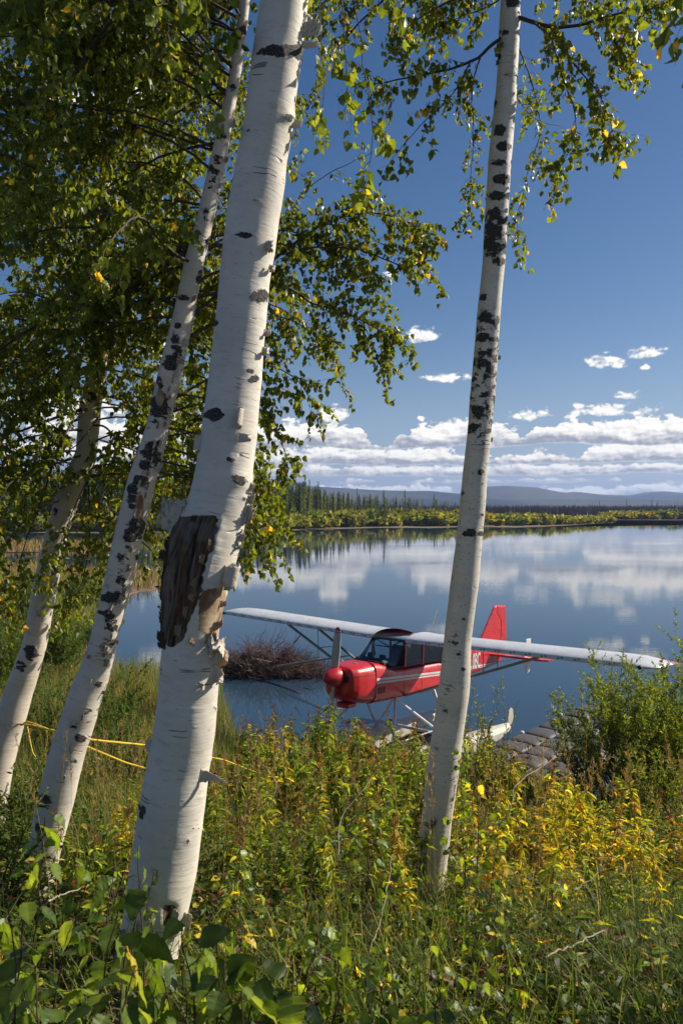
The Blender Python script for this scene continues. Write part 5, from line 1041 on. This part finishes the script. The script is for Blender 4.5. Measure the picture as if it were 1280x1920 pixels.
rope([(40, 1360, 5.85), (50, 1353, 5.8), (62, 1356, 5.78), (90, 1367, 5.5), (101, 1372, 5.3)], .006, 'rope_loop', 'yellow rope loop knotted beside the far left birch'); rope([(52, 1362, 5.8), (56, 1385, 5.75), (62, 1412, 5.7), (72, 1426, 5.7), (84, 1408, 5.65), (89, 1385, 5.6), (88, 1370, 5.55)], .0042, 'rope_loop', 'thin yellow rope end hanging in a bight between the left birches')

# ---------------------------------------------------------------- brush pile in the lake, with a bleached log
M_BRUSH = simple('brush_twig', (1, 1, 1), .85, .3, 12, tint=True)
def brush(x, y, rx, ry, h, n, label, s=1):
    base = np.array([x, y, -.1]); mb = MB()
    for _ in range(n):
        a = rng.uniform(0, 6.28); q_ = rng.random()**.6; px_ = x+math.cos(a)*rx*q_; py_2 = y+math.sin(a)*ry*q_; top = h*(1-q_**1.6)*rng.uniform(.5, 1.05); d = nrm(np.array([math.cos(a)*rng.uniform(-.3, 1.2), rng.normal()*.7, rng.uniform(-.1, 1.0)])); L = rng.uniform(.25, .95)*s
        z0 = top*rng.random(); P = [np.array([px_, py_2, z0-.1])]
        for k in range(5): d = nrm(d+rng.normal(size=3)*.28); P.append(P[-1]+d*L/5)
        tube(mb, np.array(P)-base, np.linspace(.010, .004, 6)*s, 3, np.array([(.085, .038, .026), (.12, .055, .035), (.05, .03, .022), (.26, .19, .13)][rng.choice(4, p=[.45, .3, .17, .08])])*rng.uniform(.7, 1.3), cap=False)
    e = empty('brush_pile', base, label=label, category='brush pile'); mb.build('twig', M_BRUSH, e, kind='stuff')
brush(-2.35, 25.5, 1.75, 1.0, 1.15, 2300, 'heap of bare reddish-brown branches standing in the shallow water'); brush(-.9, 25.0, .9, .6, .45, 420, 'low spread of brown twigs beside the large brush heap', .8)
stick([(520, 1250, 24.6), (560, 1243, 24.3), (590, 1238, 24.0), (625, 1234, 23.6), (660, 1228, 23.2)], .045, 'bleached log leaning out of the brush heap behind the propeller', 'driftwood_log', 'log', n=8)
stick([(640, 1238, 23.8), (644, 1243, 23.6), (649, 1246, 23.4)], .03, 'short stub of bleached driftwood behind the propeller', 'driftwood_log', 'log', n=6); stick([(552, 1205, 25.2), (560, 1195, 25.2), (566, 1188, 25.2)], .035, 'broken pale branch sticking up from the brush heap', 'driftwood_log', 'log', n=6)

# ================================================================ the seaplane (local axes: x ahead, y to its left wing, z up; origin on the thrust line under the wing's leading edge)
def paint(name, col, rough=.30, coat=.35, dirt=.20):
    m, q, out = mat_new(name); tc = q.new('ShaderNodeTexCoord').outputs['Object']
    c = q.mix(q.ss(q.noise(tc, 3.0, 6, .65), .4, .75, 0, dirt*2), col, tuple(x*.55+.04 for x in col)); p = principled(q, c, q.ss(q.noise(tc, 9, 4, .6), .3, .7, rough*.8, rough*1.5))
    p.inputs['Coat Weight'].default_value = coat; p.inputs['Coat Roughness'].default_value = .08
    b = q.new('ShaderNodeBump'); b.inputs['Strength'].default_value = .25; b.inputs['Distance'].default_value = .02; q.l.new(q.noise(tc, 5, 3, .5), b.inputs['Height']); q.l.new(b.outputs[0], p.inputs['Normal'])
    q.l.new(p.outputs[0], out.inputs[0]); return m
P_RED = paint('aircraft_red', (.62, .018, .018)); P_WHITE = paint('aircraft_white', (.74, .73, .70), .3, .4); P_CREAM = paint('float_cream', (.62, .57, .44), .45, .1, .3); P_BLACK = simple('flat_black', (.012, .012, .013), .6)
P_STRUT = paint('strut_grey', (.27, .26, .21), .4, .2); P_BLADE = simple('propeller_blade', (.42, .42, .37), .4); P_DASH = simple('cabin_black', (.025, .027, .03), .75); P_SEAT = simple('seat_fabric', (.07, .07, .08), .9)
m, q, out = mat_new('cabin_glass'); tr = q.new('ShaderNodeBsdfTransparent'); tr.inputs[0].default_value = (.72, .78, .80, 1); gl = q.new('ShaderNodeBsdfGlossy'); gl.inputs['Roughness'].default_value = .03
fr = q.new('ShaderNodeFresnel'); fr.inputs[0].default_value = 1.5; sx = q.new('ShaderNodeMixShader'); q.l.new(q.m('ADD', fr.outputs[0], .04, clamp=True), sx.inputs[0]); q.l.new(tr.outputs[0], sx.inputs[1]); q.l.new(gl.outputs[0], sx.inputs[2]); q.l.new(sx.outputs[0], out.inputs[0]); P_GLASS = m
m, q, out = mat_new('skylight_glass'); p = principled(q, (.02, .035, .045), .08); q.l.new(p.outputs[0], out.inputs[0]); P_SKYL = m
plane = empty('seaplane', (.946, 16.447, 2.0), (0, -R(3.6), R(230.12)), label='red and white high-wing seaplane moored beside the pontoon dock', category='seaplane')
SECT = [(1.60, .27, -.34, .165), (1.54, .345, -.42, .20), (1.42, .395, -.475, .218), (1.20, .425, -.53, .235), (.95, .44, -.56, .25), (.60, .44, -.565, .20), (.30, .435, -.56, .105), (0, .43, -.555, .085), (-.70, .425, -.54, .08), (-1.50, .41, -.52, .08)]
AFT = [(-1.50, .41, -.52, .60), (-2.2, .335, -.475, .52), (-3.0, .245, -.42, .42), (-3.8, .15, -.36, .32), (-4.4, .08, -.315, .24), (-4.78, .035, -.28, .18)]
def sec_pts(hw, zb, zt, n=40, e=5.0):
    a = np.linspace(0, 2*np.pi, n, endpoint=False)+np.pi/n; c, s_ = np.cos(a), np.sin(a); y = np.sign(c)*np.abs(c)**(2/e)*hw; z = np.sign(s_)*np.abs(s_)**(2/e); return y, (zb+zt)/2+z*(zt-zb)/2
def loft(mb, secs, e=5.0, n=40, caps=(True, True), mat=0, dense=6):
    S = np.array(secs); xs = np.concatenate([np.linspace(S[i, 0], S[i+1, 0], dense, endpoint=False) for i in range(len(S)-1)]+[[S[-1, 0]]]); o_ = np.argsort(S[:, 0]); V = []
    for x in xs:
        hw, zb, zt = [np.interp(x, S[o_, 0], S[o_, k]) for k in (1, 2, 3)]; y, z = sec_pts(hw, zb, zt, n, e); V.append(np.stack([np.full(n, x), y, z], 1))
    V = np.array(V); k = len(xs); i = np.arange(k-1)[:, None]*n; j = np.arange(n)[None]; j2 = (j+1) % n; mb.add(V.reshape(-1, 3), np.stack([i+j, i+n+j, i+n+j2, i+j2], -1).reshape(-1, 4), None, mat)
    for ring, rev in ((0, False), (k-1, True)):
        if not caps[0 if ring == 0 else 1]: continue
        c = V[ring].mean(0); VV = np.concatenate([V[ring], c[None]]); idx = [(q_, (q_+1) % n, n) if not rev else ((q_+1) % n, q_, n) for q_ in range(n)]; mb.add(VV, idx, None, mat)
def side_y(x, z, secs=None, e=5.0):
    S = np.array(secs if secs else (SECT if x > -1.5 else AFT)); o_ = np.argsort(S[:, 0]); hw, zb, zt = [np.interp(x, S[o_, 0], S[o_, k]) for k in (1, 2, 3)]
    zz = np.clip((z-(zb+zt)/2)/((zt-zb)/2), -.999, .999); return hw*(1-abs(zz)**e)**(1/e)
mb = MB(); loft(mb, SECT[4:], dense=5); mb.build('fuselage', P_RED, plane, smooth=True)
mb = MB(); loft(mb, AFT, dense=6); mb.build('rear_fuselage', P_RED, plane, smooth=True)
mb = MB(); loft(mb, SECT[:5], e=3.6, dense=5); cowl = mb.build('engine_cowling', P_RED, plane, smooth=True)
for s_ in (1, -1):
    mb = MB(); box(mb, (1.585, s_*.20, -.02), (.06, .17, .125), bev=.02); mb.build('air_intake', P_BLACK, cowl)
    mb = MB()
    for k in range(4): box(mb, (.86-.065*k, s_*(side_y(.8, -.3)+.0), -.285), (.022, .016, .12))
    mb.build('louvre', P_BLACK, cowl)
mb = MB(); box(mb, (1.545, 0, -.30), (.07, .34, .13), bev=.03); mb.build('chin_inlet', P_BLACK, cowl)
mb = MB(); lathe(mb, [(1.50, .055), (1.575, .055), (1.585, .04), (1.588, .0)], 14); V_ = mb.V[0]; V_ += [0, .20, -.20]; mb.build('landing_light', simple('lamp_glass', (.45, .46, .44), .1), cowl)
mb = MB(); box(mb, (1.30, 0, -.56), (.30, .30, .10), bev=.03); mb.build('exhaust_fairing', P_RED, cowl)
# black sill-height deck whose colour stands in for the interior's shade; seats, instrument panel
mb = MB(); box(mb, (-.45, 0, .095), (2.06, .80, .03)); mb.build('dark_interior_deck', P_DASH, plane)
mb = MB(); box(mb, (.52, 0, .20), (.30, .74, .12), bev=.04); box(mb, (.42, .18, .29), (.06, .16, .10), bev=.02); box(mb, (.45, -.12, .30), (.05, .12, .12), bev=.02); mb.build('instrument_panel', P_DASH, plane)
for s_ in (1, -1):
    mb = MB(); zz = np.linspace(-.50, .20, 9); tube(mb, [[.95, s_*(side_y(.95, z_)+.001), z_] for z_ in zz], .004, 4); xs_ = np.linspace(.97, 1.50, 9); tube(mb, [[x_, s_*(np.interp(x_, [.95, 1.2, 1.42, 1.54], [.44, .425, .395, .345])*.985+.004), .045] for x_ in xs_], .004, 4); tube(mb, [[x_, s_*(side_y(min(x_, .94), -.46)+.001), -.455] for x_ in np.linspace(.1, .94, 8)], .003, 4); mb.build('panel_seam', P_BLACK, cowl)
    mb = MB()
    for x_ in np.arange(-4.2, -1.6, .28): zz = np.linspace(np.interp(x_, [-4.78, -1.5], [-.25, -.48]), np.interp(x_, [-4.78, -1.5], [.14, .52]), 7); tube(mb, [[x_, s_*(side_y(x_, z_)+.0005), z_] for z_ in zz], .0035, 4)
    mb.build('fabric_rib', P_RED, plane)
for x in (-.42, -1.12):
    mb = MB(); box(mb, (x, 0, .24), (.12, .46, .42), bev=.05, rot=[[.97, 0, -.24], [0, 1, 0], [.24, 0, .97]]); box(mb, (x+.22, 0, .12), (.40, .46, .10), bev=.04); mb.build('seat', P_SEAT, plane)
mb = MB(); box(mb, (-1.36, .05, .27), (.24, .62, .36), bev=.10); mb.build('baggage', P_SEAT, plane)
# windshield
u = np.linspace(-1, 1, 15); B0 = np.stack([.80-.46*np.abs(u)**3, .435*u, .245-.125*u**4], 1); T0 = np.stack([.06-.05*u**2, .405*u, .605-.02*u**2], 1); M0 = (B0+T0)/2+np.stack([.05*(1-u**4), .02*u, .03*(1-u**2)], 1)
mb = MB(); V_ = np.concatenate([B0, M0, T0]); k = len(u); mb.add(V_, [[r_*k+j, r_*k+j+1, (r_+1)*k+j+1, (r_+1)*k+j] for r_ in range(2) for j in range(k-1)]); mb.build('windshield', P_GLASS, plane, smooth=True)
mb = MB()
for s_ in (0, -1): tube(mb, [B0[s_]+[0, 0, 0], M0[s_], T0[s_]], .018, 6)
tube(mb, T0, .014, 6); tube(mb, B0, .012, 5)
for a_, b_ in (((.05, -.38, .58), (.30, -.10, .30)), ((.02, -.3, .58), (-.05, .0, .44)), ((.02, .3, .58), (-.05, .0, .44)), ((-.05, -.40, .10), (-.05, -.40, .58)), ((-.05, -.36, .44), (-.05, .36, .44)), ((.35, -.40, .14), (.0, -.40, .56))): tube(mb, [a_, b_], .012, 6)
mb.build('cabin_tube', P_BLACK, plane, smooth=True)
# doors and side windows
for s_ in (1, -1):
    mb = MB()
    y0 = s_*.425
    for x_ in (-.66,): box(mb, (x_, y0, .33), (.05, .022, .50))
    box(mb, (-.02, y0, .34), (.04, .022, .50)); box(mb, (-.75, y0*.985, .565), (1.5, .030, .05)); box(mb, (-1.49, y0*.97, .33), (.05, .022, .50))
    mb.build('window_post', P_RED, plane)
    mb = MB(); mb.add([[-.04, y0*.995, .10], [-.635, y0*.995, .10], [-.635, y0*.98, .54], [-.04, y0*.98, .54]], [[0, 1, 2, 3]]); mb.build('door_window', P_GLASS, plane)
    mb = MB(); mb.add([[-.685, y0*.995, .10], [-1.465, y0*.965, .10], [-1.465, y0*.95, .54], [-.685, y0*.98, .54]], [[0, 1, 2, 3]]); mb.build('rear_window', P_GLASS, plane)
    mb = MB()   # door edge lines: thin dark seam
    zz = np.linspace(-.48, .07, 10)
    for x_ in (-.0, -.66): tube(mb, [[x_, s_*(side_y(x_, z_)+.001), z_] for z_ in zz], .0035, 4)
    tube(mb, [[x_, s_*(side_y(x_, -.48)+.001), -.48] for x_ in np.linspace(0, -.66, 8)], .0035, 4); mb.build('door_seam', P_BLACK, plane)
    # stripes
    for dz_, w_ in ((.034, .050), (-.030, .036)):
        mb = MB(); xs = np.linspace(.93, -4.45, 80); zc = np.interp(xs, [-4.45, .93], [-.285, -.10])+dz_*np.interp(xs, [-4.45, .93], [.6, 1]); w = w_*np.interp(xs, [-4.45, .93], [.55, 1])
        V_ = []
        for x_, z_, ww in zip(xs, zc, w):
            for zz_ in (z_-ww/2, z_+ww/2): V_.append([x_, s_*(side_y(x_, zz_)+.004), zz_])
        mb.add(V_, [[2*i, 2*i+1, 2*i+3, 2*i+2] for i in range(len(xs)-1)]); mb.build('stripe', P_WHITE, plane)
mb = MB(); V_ = []; xs = np.linspace(.03, -1.5, 8); ys = np.linspace(-.42, .42, 9)
for x_ in xs:
    for y_ in ys: V_.append([x_, y_, .604+.030*math.sin(math.pi*min(1, (.05-x_)/1.4+.12))*(1-(y_/.6)**2)])
mb.add(V_, [[i*9+j, i*9+j+1, (i+1)*9+j+1, (i+1)*9+j] for i in range(7) for j in range(8)]); sk = mb.build('skylight', P_SKYL, plane, smooth=True); md = sk.modifiers.new('t', 'SOLIDIFY'); md.thickness = .01
# wings
def airfoil(n=18):
    t_ = (1-np.cos(np.linspace(0, np.pi, n)))/2; th = .13*5*(.2969*np.sqrt(t_)-.126*t_-.3516*t_**2+.2843*t_**3-.1015*t_**4)*1.0; cam_ = .03*4*t_*(1-t_)
    return np.concatenate([np.stack([t_, cam_+th], 1)[::-1], np.stack([t_, cam_-th*.75], 1)[1:-1]])     # TE over the top to LE and back below
AF = airfoil()
for s_ in (1, -1):
    span = [(.415, 0, 1.5, 1.12), (.60, 0, 1.5, 1.0), (2.0, 0, 1.5, 1), (3.4, 0, 1.5, 1), (4.6, 0, 1.5, 1), (4.95, .02, 1.46, .96), (5.15, .08, 1.36, .85), (5.30, .19, 1.17, .68), (5.38, .32, .95, .45), (5.41, .48, .65, .2)]
    mb = MB(); V_ = []; n = len(AF)
    for (y_, le, ch, th) in span:
        zc = .60+(y_-.4)*.020; V_.append(np.stack([-le-AF[:, 0]*ch, np.full(n, s_*y_), zc+AF[:, 1]*ch*th-.015*(y_ > 5)], 1))
    V_ = np.array(V_); k = len(span); i = np.arange(k-1)[:, None]*n; j = np.arange(n)[None]; j2 = (j+1) % n; Fq = np.stack([i+j, i+n+j, i+n+j2, i+j2], -1)
    if s_ < 0: Fq = Fq[..., ::-1]
    nt_ = 10   # quads on the top surface aft of the nose are red
    mb.add(V_.reshape(-1, 3), Fq[:, nt_-3:].reshape(-1, 4), None, 0); 
    mb.Fc.append(Fq[:, :nt_-3].reshape(-1, 4)+0); mb.M.append(np.full(Fq[:, :nt_-3].size//4, 1))
    w = mb.build('wing', [P_WHITE, P_RED], plane, smooth=True)
    mb = MB()
    for y_ in np.arange(.62, 5.0, .31):
        for dy_ in (0, .07):
            for (t_, off) in ((-.003, .0),):
                zc = .60+(y_-.4)*.020; mb2 = MB(); lathe(mb2, [(-.002, .017), (.004, .016), (.005, 0)], 7); V2 = mb2.V[0]+[.0015, s_*(y_+dy_), zc+.012+.012*(dy_ > 0)]; mb.add(V2, np.concatenate(mb2.Fc), None)
    mb.build('rivet', P_BLACK, w, kind='stuff')
    mb = MB(); tube(mb, [[-.2, s_*5.12, .70], [-.05, s_*5.13, .685]], .035, 10); mb.build('tip_light', P_BLACK, w)
    mb = MB()   # aileron seam and hinge fairing
    tube(mb, [[-1.16, s_*2.9, .60], [-1.16, s_*4.9, .64]], .006, 4); mb.build('aileron_seam', P_BLACK, w)
    st_ = MB(); root = (-.08, s_*.41, -.50); f_t = (-.32, s_*3.15, .585); r_t = (-1.05, s_*3.05, .575)
    for tp, rt in ((f_t, root), (r_t, (-.62, s_*.41, -.49))):
        d = np.array(tp)-np.array(rt); P_ = np.array([np.array(rt)+d*t_ for t_ in np.linspace(0, 1, 8)]); mb = MB(); tube(mb, P_, .026, 8); V_ = mb.V[0]; V_[:, 0] += (V_[:, 0]-np.repeat(np.concatenate([P_[:, 0]]), 8)[:len(V_)])*.8
        mb.build('wing_strut', P_STRUT, plane, smooth=True)
    mb = MB(); a_ = np.array(root)+(np.array(f_t)-root)*.62; b_ = np.array([-.62, s_*.41, -.49])+(np.array(r_t)-[-.62, s_*.41, -.49])*.62
    tube(mb, [a_, a_+[.05, 0, .42]], .009, 6); tube(mb, [b_, b_+[0, 0, .42]], .009, 6); tube(mb, [a_, b_], .009, 6); mb.build('jury_strut', P_STRUT, plane, smooth=True)
# tail
def plate(name, pts, th, mat, parent=plane, axis=1, off=0.0, bev=True):
    """thick plate with a thinner rim from an outline in the x-z (axis 1) or x-y (axis 2) plane"""
    P_ = np.array(pts, float); c = P_.mean(0); I = c+(P_-c)*.93; n = len(P_); V_ = []
    for rr_, t_ in ((P_, -.15), (I, -.5), (I, .5), (P_, .15)):
        for a_, b_ in rr_: V_.append([a_, off+t_*th, b_] if axis == 1 else [a_, b_, off+t_*th])
    Fq = [[r_*n+i, r_*n+(i+1) % n, ((r_+1) % 4)*n+(i+1) % n, ((r_+1) % 4)*n+i] for r_ in range(4) if r_ != 1 for i in range(n)]; mb = MB(); mb.add(V_, Fq)
    for r_, rev in ((1, True), (2, False)):
        idx = list(range(r_*n, r_*n+n)); mb.Fc.append(np.array([idx[::-1] if rev else idx])); mb.M.append(np.zeros(1, int))
    return mb.build(name, mat, parent)
plate('tail_fin', [(-3.72, .32), (-4.38, 1.13), (-4.50, 1.15), (-4.53, .96), (-4.74, .78), (-4.74, .52), (-4.70, -.22), (-4.2, .15)], .05, P_RED)
rud = plate('rudder', [(-4.515, 1.155), (-4.95, 1.13), (-5.03, .50), (-5.05, .30), (-4.98, .05), (-4.85, -.18), (-4.715, -.26), (-4.755, .52), (-4.755, .78), (-4.545, .97)], .045, P_RED)
for s_ in (1, -1):
    plate('stabilizer', [(-4.02, s_*.06), (-4.20, s_*1.40), (-4.34, s_*1.52), (-4.46, s_*1.52), (-4.46, s_*.05)], .05, P_RED, axis=2, off=-.03); plate('elevator', [(-4.475, s_*.10), (-4.475, s_*1.53), (-4.62, s_*1.52), (-4.86, s_*1.30), (-4.90, s_*.35), (-4.80, s_*.12)], .035, P_RED, axis=2, off=-.03)
    plate('auxiliary_fin', [(-4.25, .05), (-4.34, .42), (-4.58, .42), (-4.60, 0), (-4.56, -.38), (-4.40, -.42), (-4.24, -.05)], .02, P_WHITE, off=s_*.92)
    mb = MB(); tube(mb, [[-4.35, s_*.9, -.03], [-4.42, s_*.02, .62]], .004, 4); tube(mb, [[-4.35, s_*.9, -.03], [-4.5, s_*.03, -.27]], .004, 4); mb.build('bracing_wire', P_STRUT, plane)
mb = MB(); tube(mb, [[-1.15, .28, .72], [-1.32, .30, 1.20]], .010, 6); mb.build('antenna', P_WHITE, plane)
mb = MB(); tube(mb, [[-2.6, .0, .46], [-2.75, 0, .66]], .006, 6); mb.build('antenna', P_WHITE, plane)
mb = MB(); tube(mb, [[1.2, .10, .22], [1.2, .10, .24]], .04, 10); mb.build('filler_cap', P_STRUT, plane)
# lettering on the rear fuselage
for s_, ttl in ((1, '0BC'), (-1, '0BC')):
    fc = bpy.data.curves.new('registration', 'FONT'); fc.body = ttl; fc.size = .50; fc.offset = .009; fc.extrude = .002; fc.space_character = 1.02; fo = bpy.data.objects.new('registration_letters', fc); COL.objects.link(fo); fc.materials.append(P_WHITE); fo.parent = plane
    sl__ = .1125; X_ = nrm(np.array([-1, -s_*sl__, 0]))*s_; Z_ = np.array([-sl__, s_*1.0, 0]); Z_ = nrm(Z_); Y_ = np.cross(Z_, X_); x0 = -2.98 if s_ > 0 else -3.60; zb_ = -.255
    O_ = np.array([x0, s_*(np.interp(-x0, [1.5, 2.2, 3.0, 3.8], [.41, .335, .245, .15])+.010), zb_]); M_ = Matrix.Identity(4)
    for r_ in range(3): M_[r_][0] = float(X_[r_]*.50); M_[r_][1] = float(Y_[r_]); M_[r_][2] = float(Z_[r_]); M_[r_][3] = float(O_[r_])
    dg = bpy.context.evaluated_depsgraph_get(); me = bpy.data.meshes.new_from_object(fo.evaluated_get(dg)); bpy.data.objects.remove(fo)
    lo_ = bpy.data.objects.new('registration_letters', me); COL.objects.link(lo_); lo_.parent = plane; lo_.matrix_local = M_
# propeller
mb = MB(); lathe(mb, [(1.62, .0), (1.62, .19), (1.66, .192), (1.74, .182), (1.83, .150), (1.92, .098), (1.97, .052), (1.995, .0)], 28); mb.build('spinner', P_RED, plane, smooth=True)
pr_ = empty('propeller', (1.70, 0, 0)); pr_.parent = plane; pr_.rotation_euler = (R(-3), 0, 0)
for s_ in (1, -1):
    def bl(r0, r1, mat, name):
        mb = MB(); V_ = []; n = 10; rs = np.linspace(r0, r1, 14)
        for r_ in rs:
            w = np.interp(r_, [.1, .25, .5, .75, .9, .95], [.05, .075, .082, .072, .058, .030]); tw = R(np.interp(r_, [.1, .95], [52, 74])); th = np.interp(r_, [.1, .95], [.022, .006]); a = np.linspace(0, 2*np.pi, n, endpoint=False)
            u_ = np.cos(a)*w; v_ = np.sin(a)*th; V_.append(np.stack([u_*math.cos(tw)+v_*math.sin(tw), -(u_*math.sin(tw)-v_*math.cos(tw))*s_, np.full(n, s_*r_)], 1))
        V_ = np.array(V_); i = np.arange(13)[:, None]*n; j = np.arange(n)[None]; j2 = (j+1) % n; mb.add(V_.reshape(-1, 3), np.stack([i+j, i+j2, i+n+j2, i+n+j], -1).reshape(-1, 4)); mb.add(V_[-1], [list(range(n))]); return mb.build(name, mat, pr_, smooth=True)
    bl(.12, .845, P_BLADE, 'blade'); bl(.8455, .870, P_RED, 'tip_band'); bl(.8705, .882, P_WHITE, 'tip_band'); bl(.8825, .95, simple('tip_red', (.35, .03, .025), .4), 'blade_tip')
# floats
for s_ in (1, -1):
    fl = MB(); V_ = []; prof = [(2.05, .02, -1.42, -1.46, -1.50), (1.95, .10, -1.38, -1.50, -1.56), (1.7, .20, -1.36, -1.60, -1.70), (1.3, .27, -1.35, -1.68, -1.84), (.7, .29, -1.34, -1.73, -1.94), (0, .29, -1.34, -1.74, -1.98), (-.75, .29, -1.34, -1.74, -1.97), (-.78, .28, -1.34, -1.70, -1.86), (-1.8, .26, -1.34, -1.62, -1.78), (-2.8, .20, -1.34, -1.52, -1.66), (-3.35, .12, -1.34, -1.44, -1.52), (-3.5, .08, -1.35, -1.40, -1.44)]
    for (x_, w, zd, zc_, zk) in prof: V_.append([[x_, s_*.95-w*.55, zd+.02], [x_, s_*.95, zd+.045], [x_, s_*.95+w*.55, zd+.02], [x_, s_*.95+w, zd-.06], [x_, s_*.95+w, zc_], [x_, s_*.95, zk], [x_, s_*.95-w, zc_], [x_, s_*.95-w, zd-.06]])
    V_ = np.array(V_)-[0, 0, .14]; k, n = V_.shape[:2]; i = np.arange(k-1)[:, None]*n; j = np.arange(n)[None]; j2 = (j+1) % n; fl.add(V_.reshape(-1, 3), np.stack([i+j, i+n+j, i+n+j2, i+j2], -1).reshape(-1, 4)); fl.add(V_[0], [list(range(n))]); fl.add(V_[-1], [list(range(n))[::-1]]); flo = fl.build('float', P_CREAM, plane)
    wr = plate('water_rudder', [(-3.48, -1.50), (-3.46, -1.32), (-3.50, -1.18), (-3.60, -1.11), (-3.70, -1.17), (-3.73, -1.36), (-3.66, -1.52)], .03, P_CREAM, flo, off=s_*.95)
    mb = MB()
    for x_ in (1.3, .3, -.4, -1.5, -2.5): tube(mb, [[x_, s_*.95, -1.44], [x_, s_*.95, -1.41]], .035, 8)
    mb.build('deck_cap', P_BLACK, flo)
    for a_, b_ in (((.25, .41, -.52), (1.02, .95, -1.42)), ((.25, .41, -.52), (-.95, .95, -1.42)), ((-1.15, .40, -.50), (-1.0, .95, -1.42))):
        mb = MB(); tube(mb, [[a_[0], s_*a_[1], a_[2]], [b_[0], s_*b_[1], b_[2]]], .030, 8); mb.build('float_strut', P_WHITE, plane, smooth=True)
for x_ in (1.0, -.95): mb = MB(); tube(mb, [[x_, -.95, -1.36], [x_, .95, -1.36]], .035, 8); mb.build('spreader_bar', P_WHITE, plane, smooth=True)
mb = MB(); tube(mb, [[1.02, .95, -1.2], [-.95, .95, -1.12]], .012, 5); mb.build('float_cable', P_WHITE, plane)
# ---------------------------------------------------------------- pontoon dock
dd_ = np.array([.641, .767]); nn_ = np.array([.767, -.641]); E_ = np.array([.946, 16.447])+nn_*1.30; dock = empty('pontoon_dock', (E_[0], E_[1], .06), (0, 0, math.atan2(.767, .641)), label='floating dock of dark grey cushion-like plastic blocks beside the seaplane', category='dock')
def cube_mesh(seed, col):
    r = np.random.default_rng(seed); mb = MB(); n = 28; a = np.linspace(0, 2*np.pi, n, endpoint=False); V_ = []; e = 4.2
    cx = np.sign(np.cos(a))*np.abs(np.cos(a))**(2/e); sy_ = np.sign(np.sin(a))*np.abs(np.sin(a))**(2/e)
    for rr_, z_ in ((.24, -.22), (.249, .02), (.247, .085), (.232, .118), (.18, .138), (.09, .147)): V_.append(np.stack([cx*rr_, sy_*rr_, np.full(n, z_)+r.normal(size=n)*.0015], 1))
    V_ = np.array(V_); i = np.arange(5)[:, None]*n; j = np.arange(n)[None]; j2 = (j+1) % n; mb.add(V_.reshape(-1, 3), np.stack([i+j, i+j2, i+n+j2, i+n+j], -1).reshape(-1, 4), col); mb.add(np.concatenate([V_[-1], [[0, 0, .15]]]), [(q_, (q_+1) % n, n) for q_ in range(n)], col)
    return mb.mesh('dock_block', M_BLOCK, True)
m, q, out = mat_new('dock_plastic'); at_ = q.new('ShaderNodeAttribute', attribute_name='tint').outputs['Color']; tc = q.new('ShaderNodeTexCoord').outputs['Object']; c = q.mix(q.ss(q.noise(tc, 7, 6, .7), .35, .75, 0, .5), at_, (.11, .10, .095)); p = principled(q, c, .6)
b = q.new('ShaderNodeBump'); b.inputs['Strength'].default_value = .5; b.inputs['Distance'].default_value = .01; q.l.new(q.noise(tc, 30, 5, .7), b.inputs['Height']); q.l.new(b.outputs[0], p.inputs['Normal']); q.l.new(p.outputs[0], out.inputs[0]); M_BLOCK = m
CB = [cube_mesh(1, (.085, .080, .084)), cube_mesh(2, (.110, .096, .104)), cube_mesh(3, (.075, .075, .080)), cube_mesh(4, (.12, .11, .112))]
P_LUG = simple('dock_pin', (.75, .74, .70), .5)
for i in range(-2, 10):
    for j in range(3):
        o = bpy.data.objects.new('dock_block', CB[rng.integers(4)]); COL.objects.link(o); o.parent = dock; o.location = (i*.68+.34, -(j*.68+.34), rng.normal()*.008); o.scale = (1.355, 1.355, 1); o.rotation_euler = (rng.normal()*.02, rng.normal()*.02, 0)
    if i in (1, 3, 5, 7, 8): mb = MB(); lathe(mb, [(0, .05), (.03, .05), (.045, .03), (.05, 0)], 10); V_ = mb.V[0][:, [1, 2, 0]]; mb.V[0] = V_+[i*.68, 0.0, .10]; mb.build('pin', P_LUG, dock, smooth=True)
mb = MB(); box(mb, (0, 0, 0), (3.4, .22, .10), bev=.015); o = mb.build('wooden_beam', simple('weathered_board', (.50, .44, .33), .8, .3, 5, .4, 40)); o.location = (*(E_+dd_*2.0+nn_*2.20), .22); o.rotation_euler = (0, R(-1.0), math.atan2(.767, .641)); o['label'] = 'pale weathered beam floating along the near side of the pontoon dock'; o['category'] = 'beam'

# ================================================================ haze
mh, q, out = mat_new('haze'); vs_ = q.new('ShaderNodeVolumePrincipled'); vs_.inputs['Color'].default_value = (.42, .60, 1.0, 1); vs_.inputs['Density'].default_value = .00019; vs_.inputs['Anisotropy'].default_value = .2; q.l.new(vs_.outputs[0], out.inputs['Volume'])
mb = MB(); box(mb, (0, 2000, 44), (10400, 5000, 92)); hz_ = mb.build('haze', mh); hz_['kind'] = 'stuff'
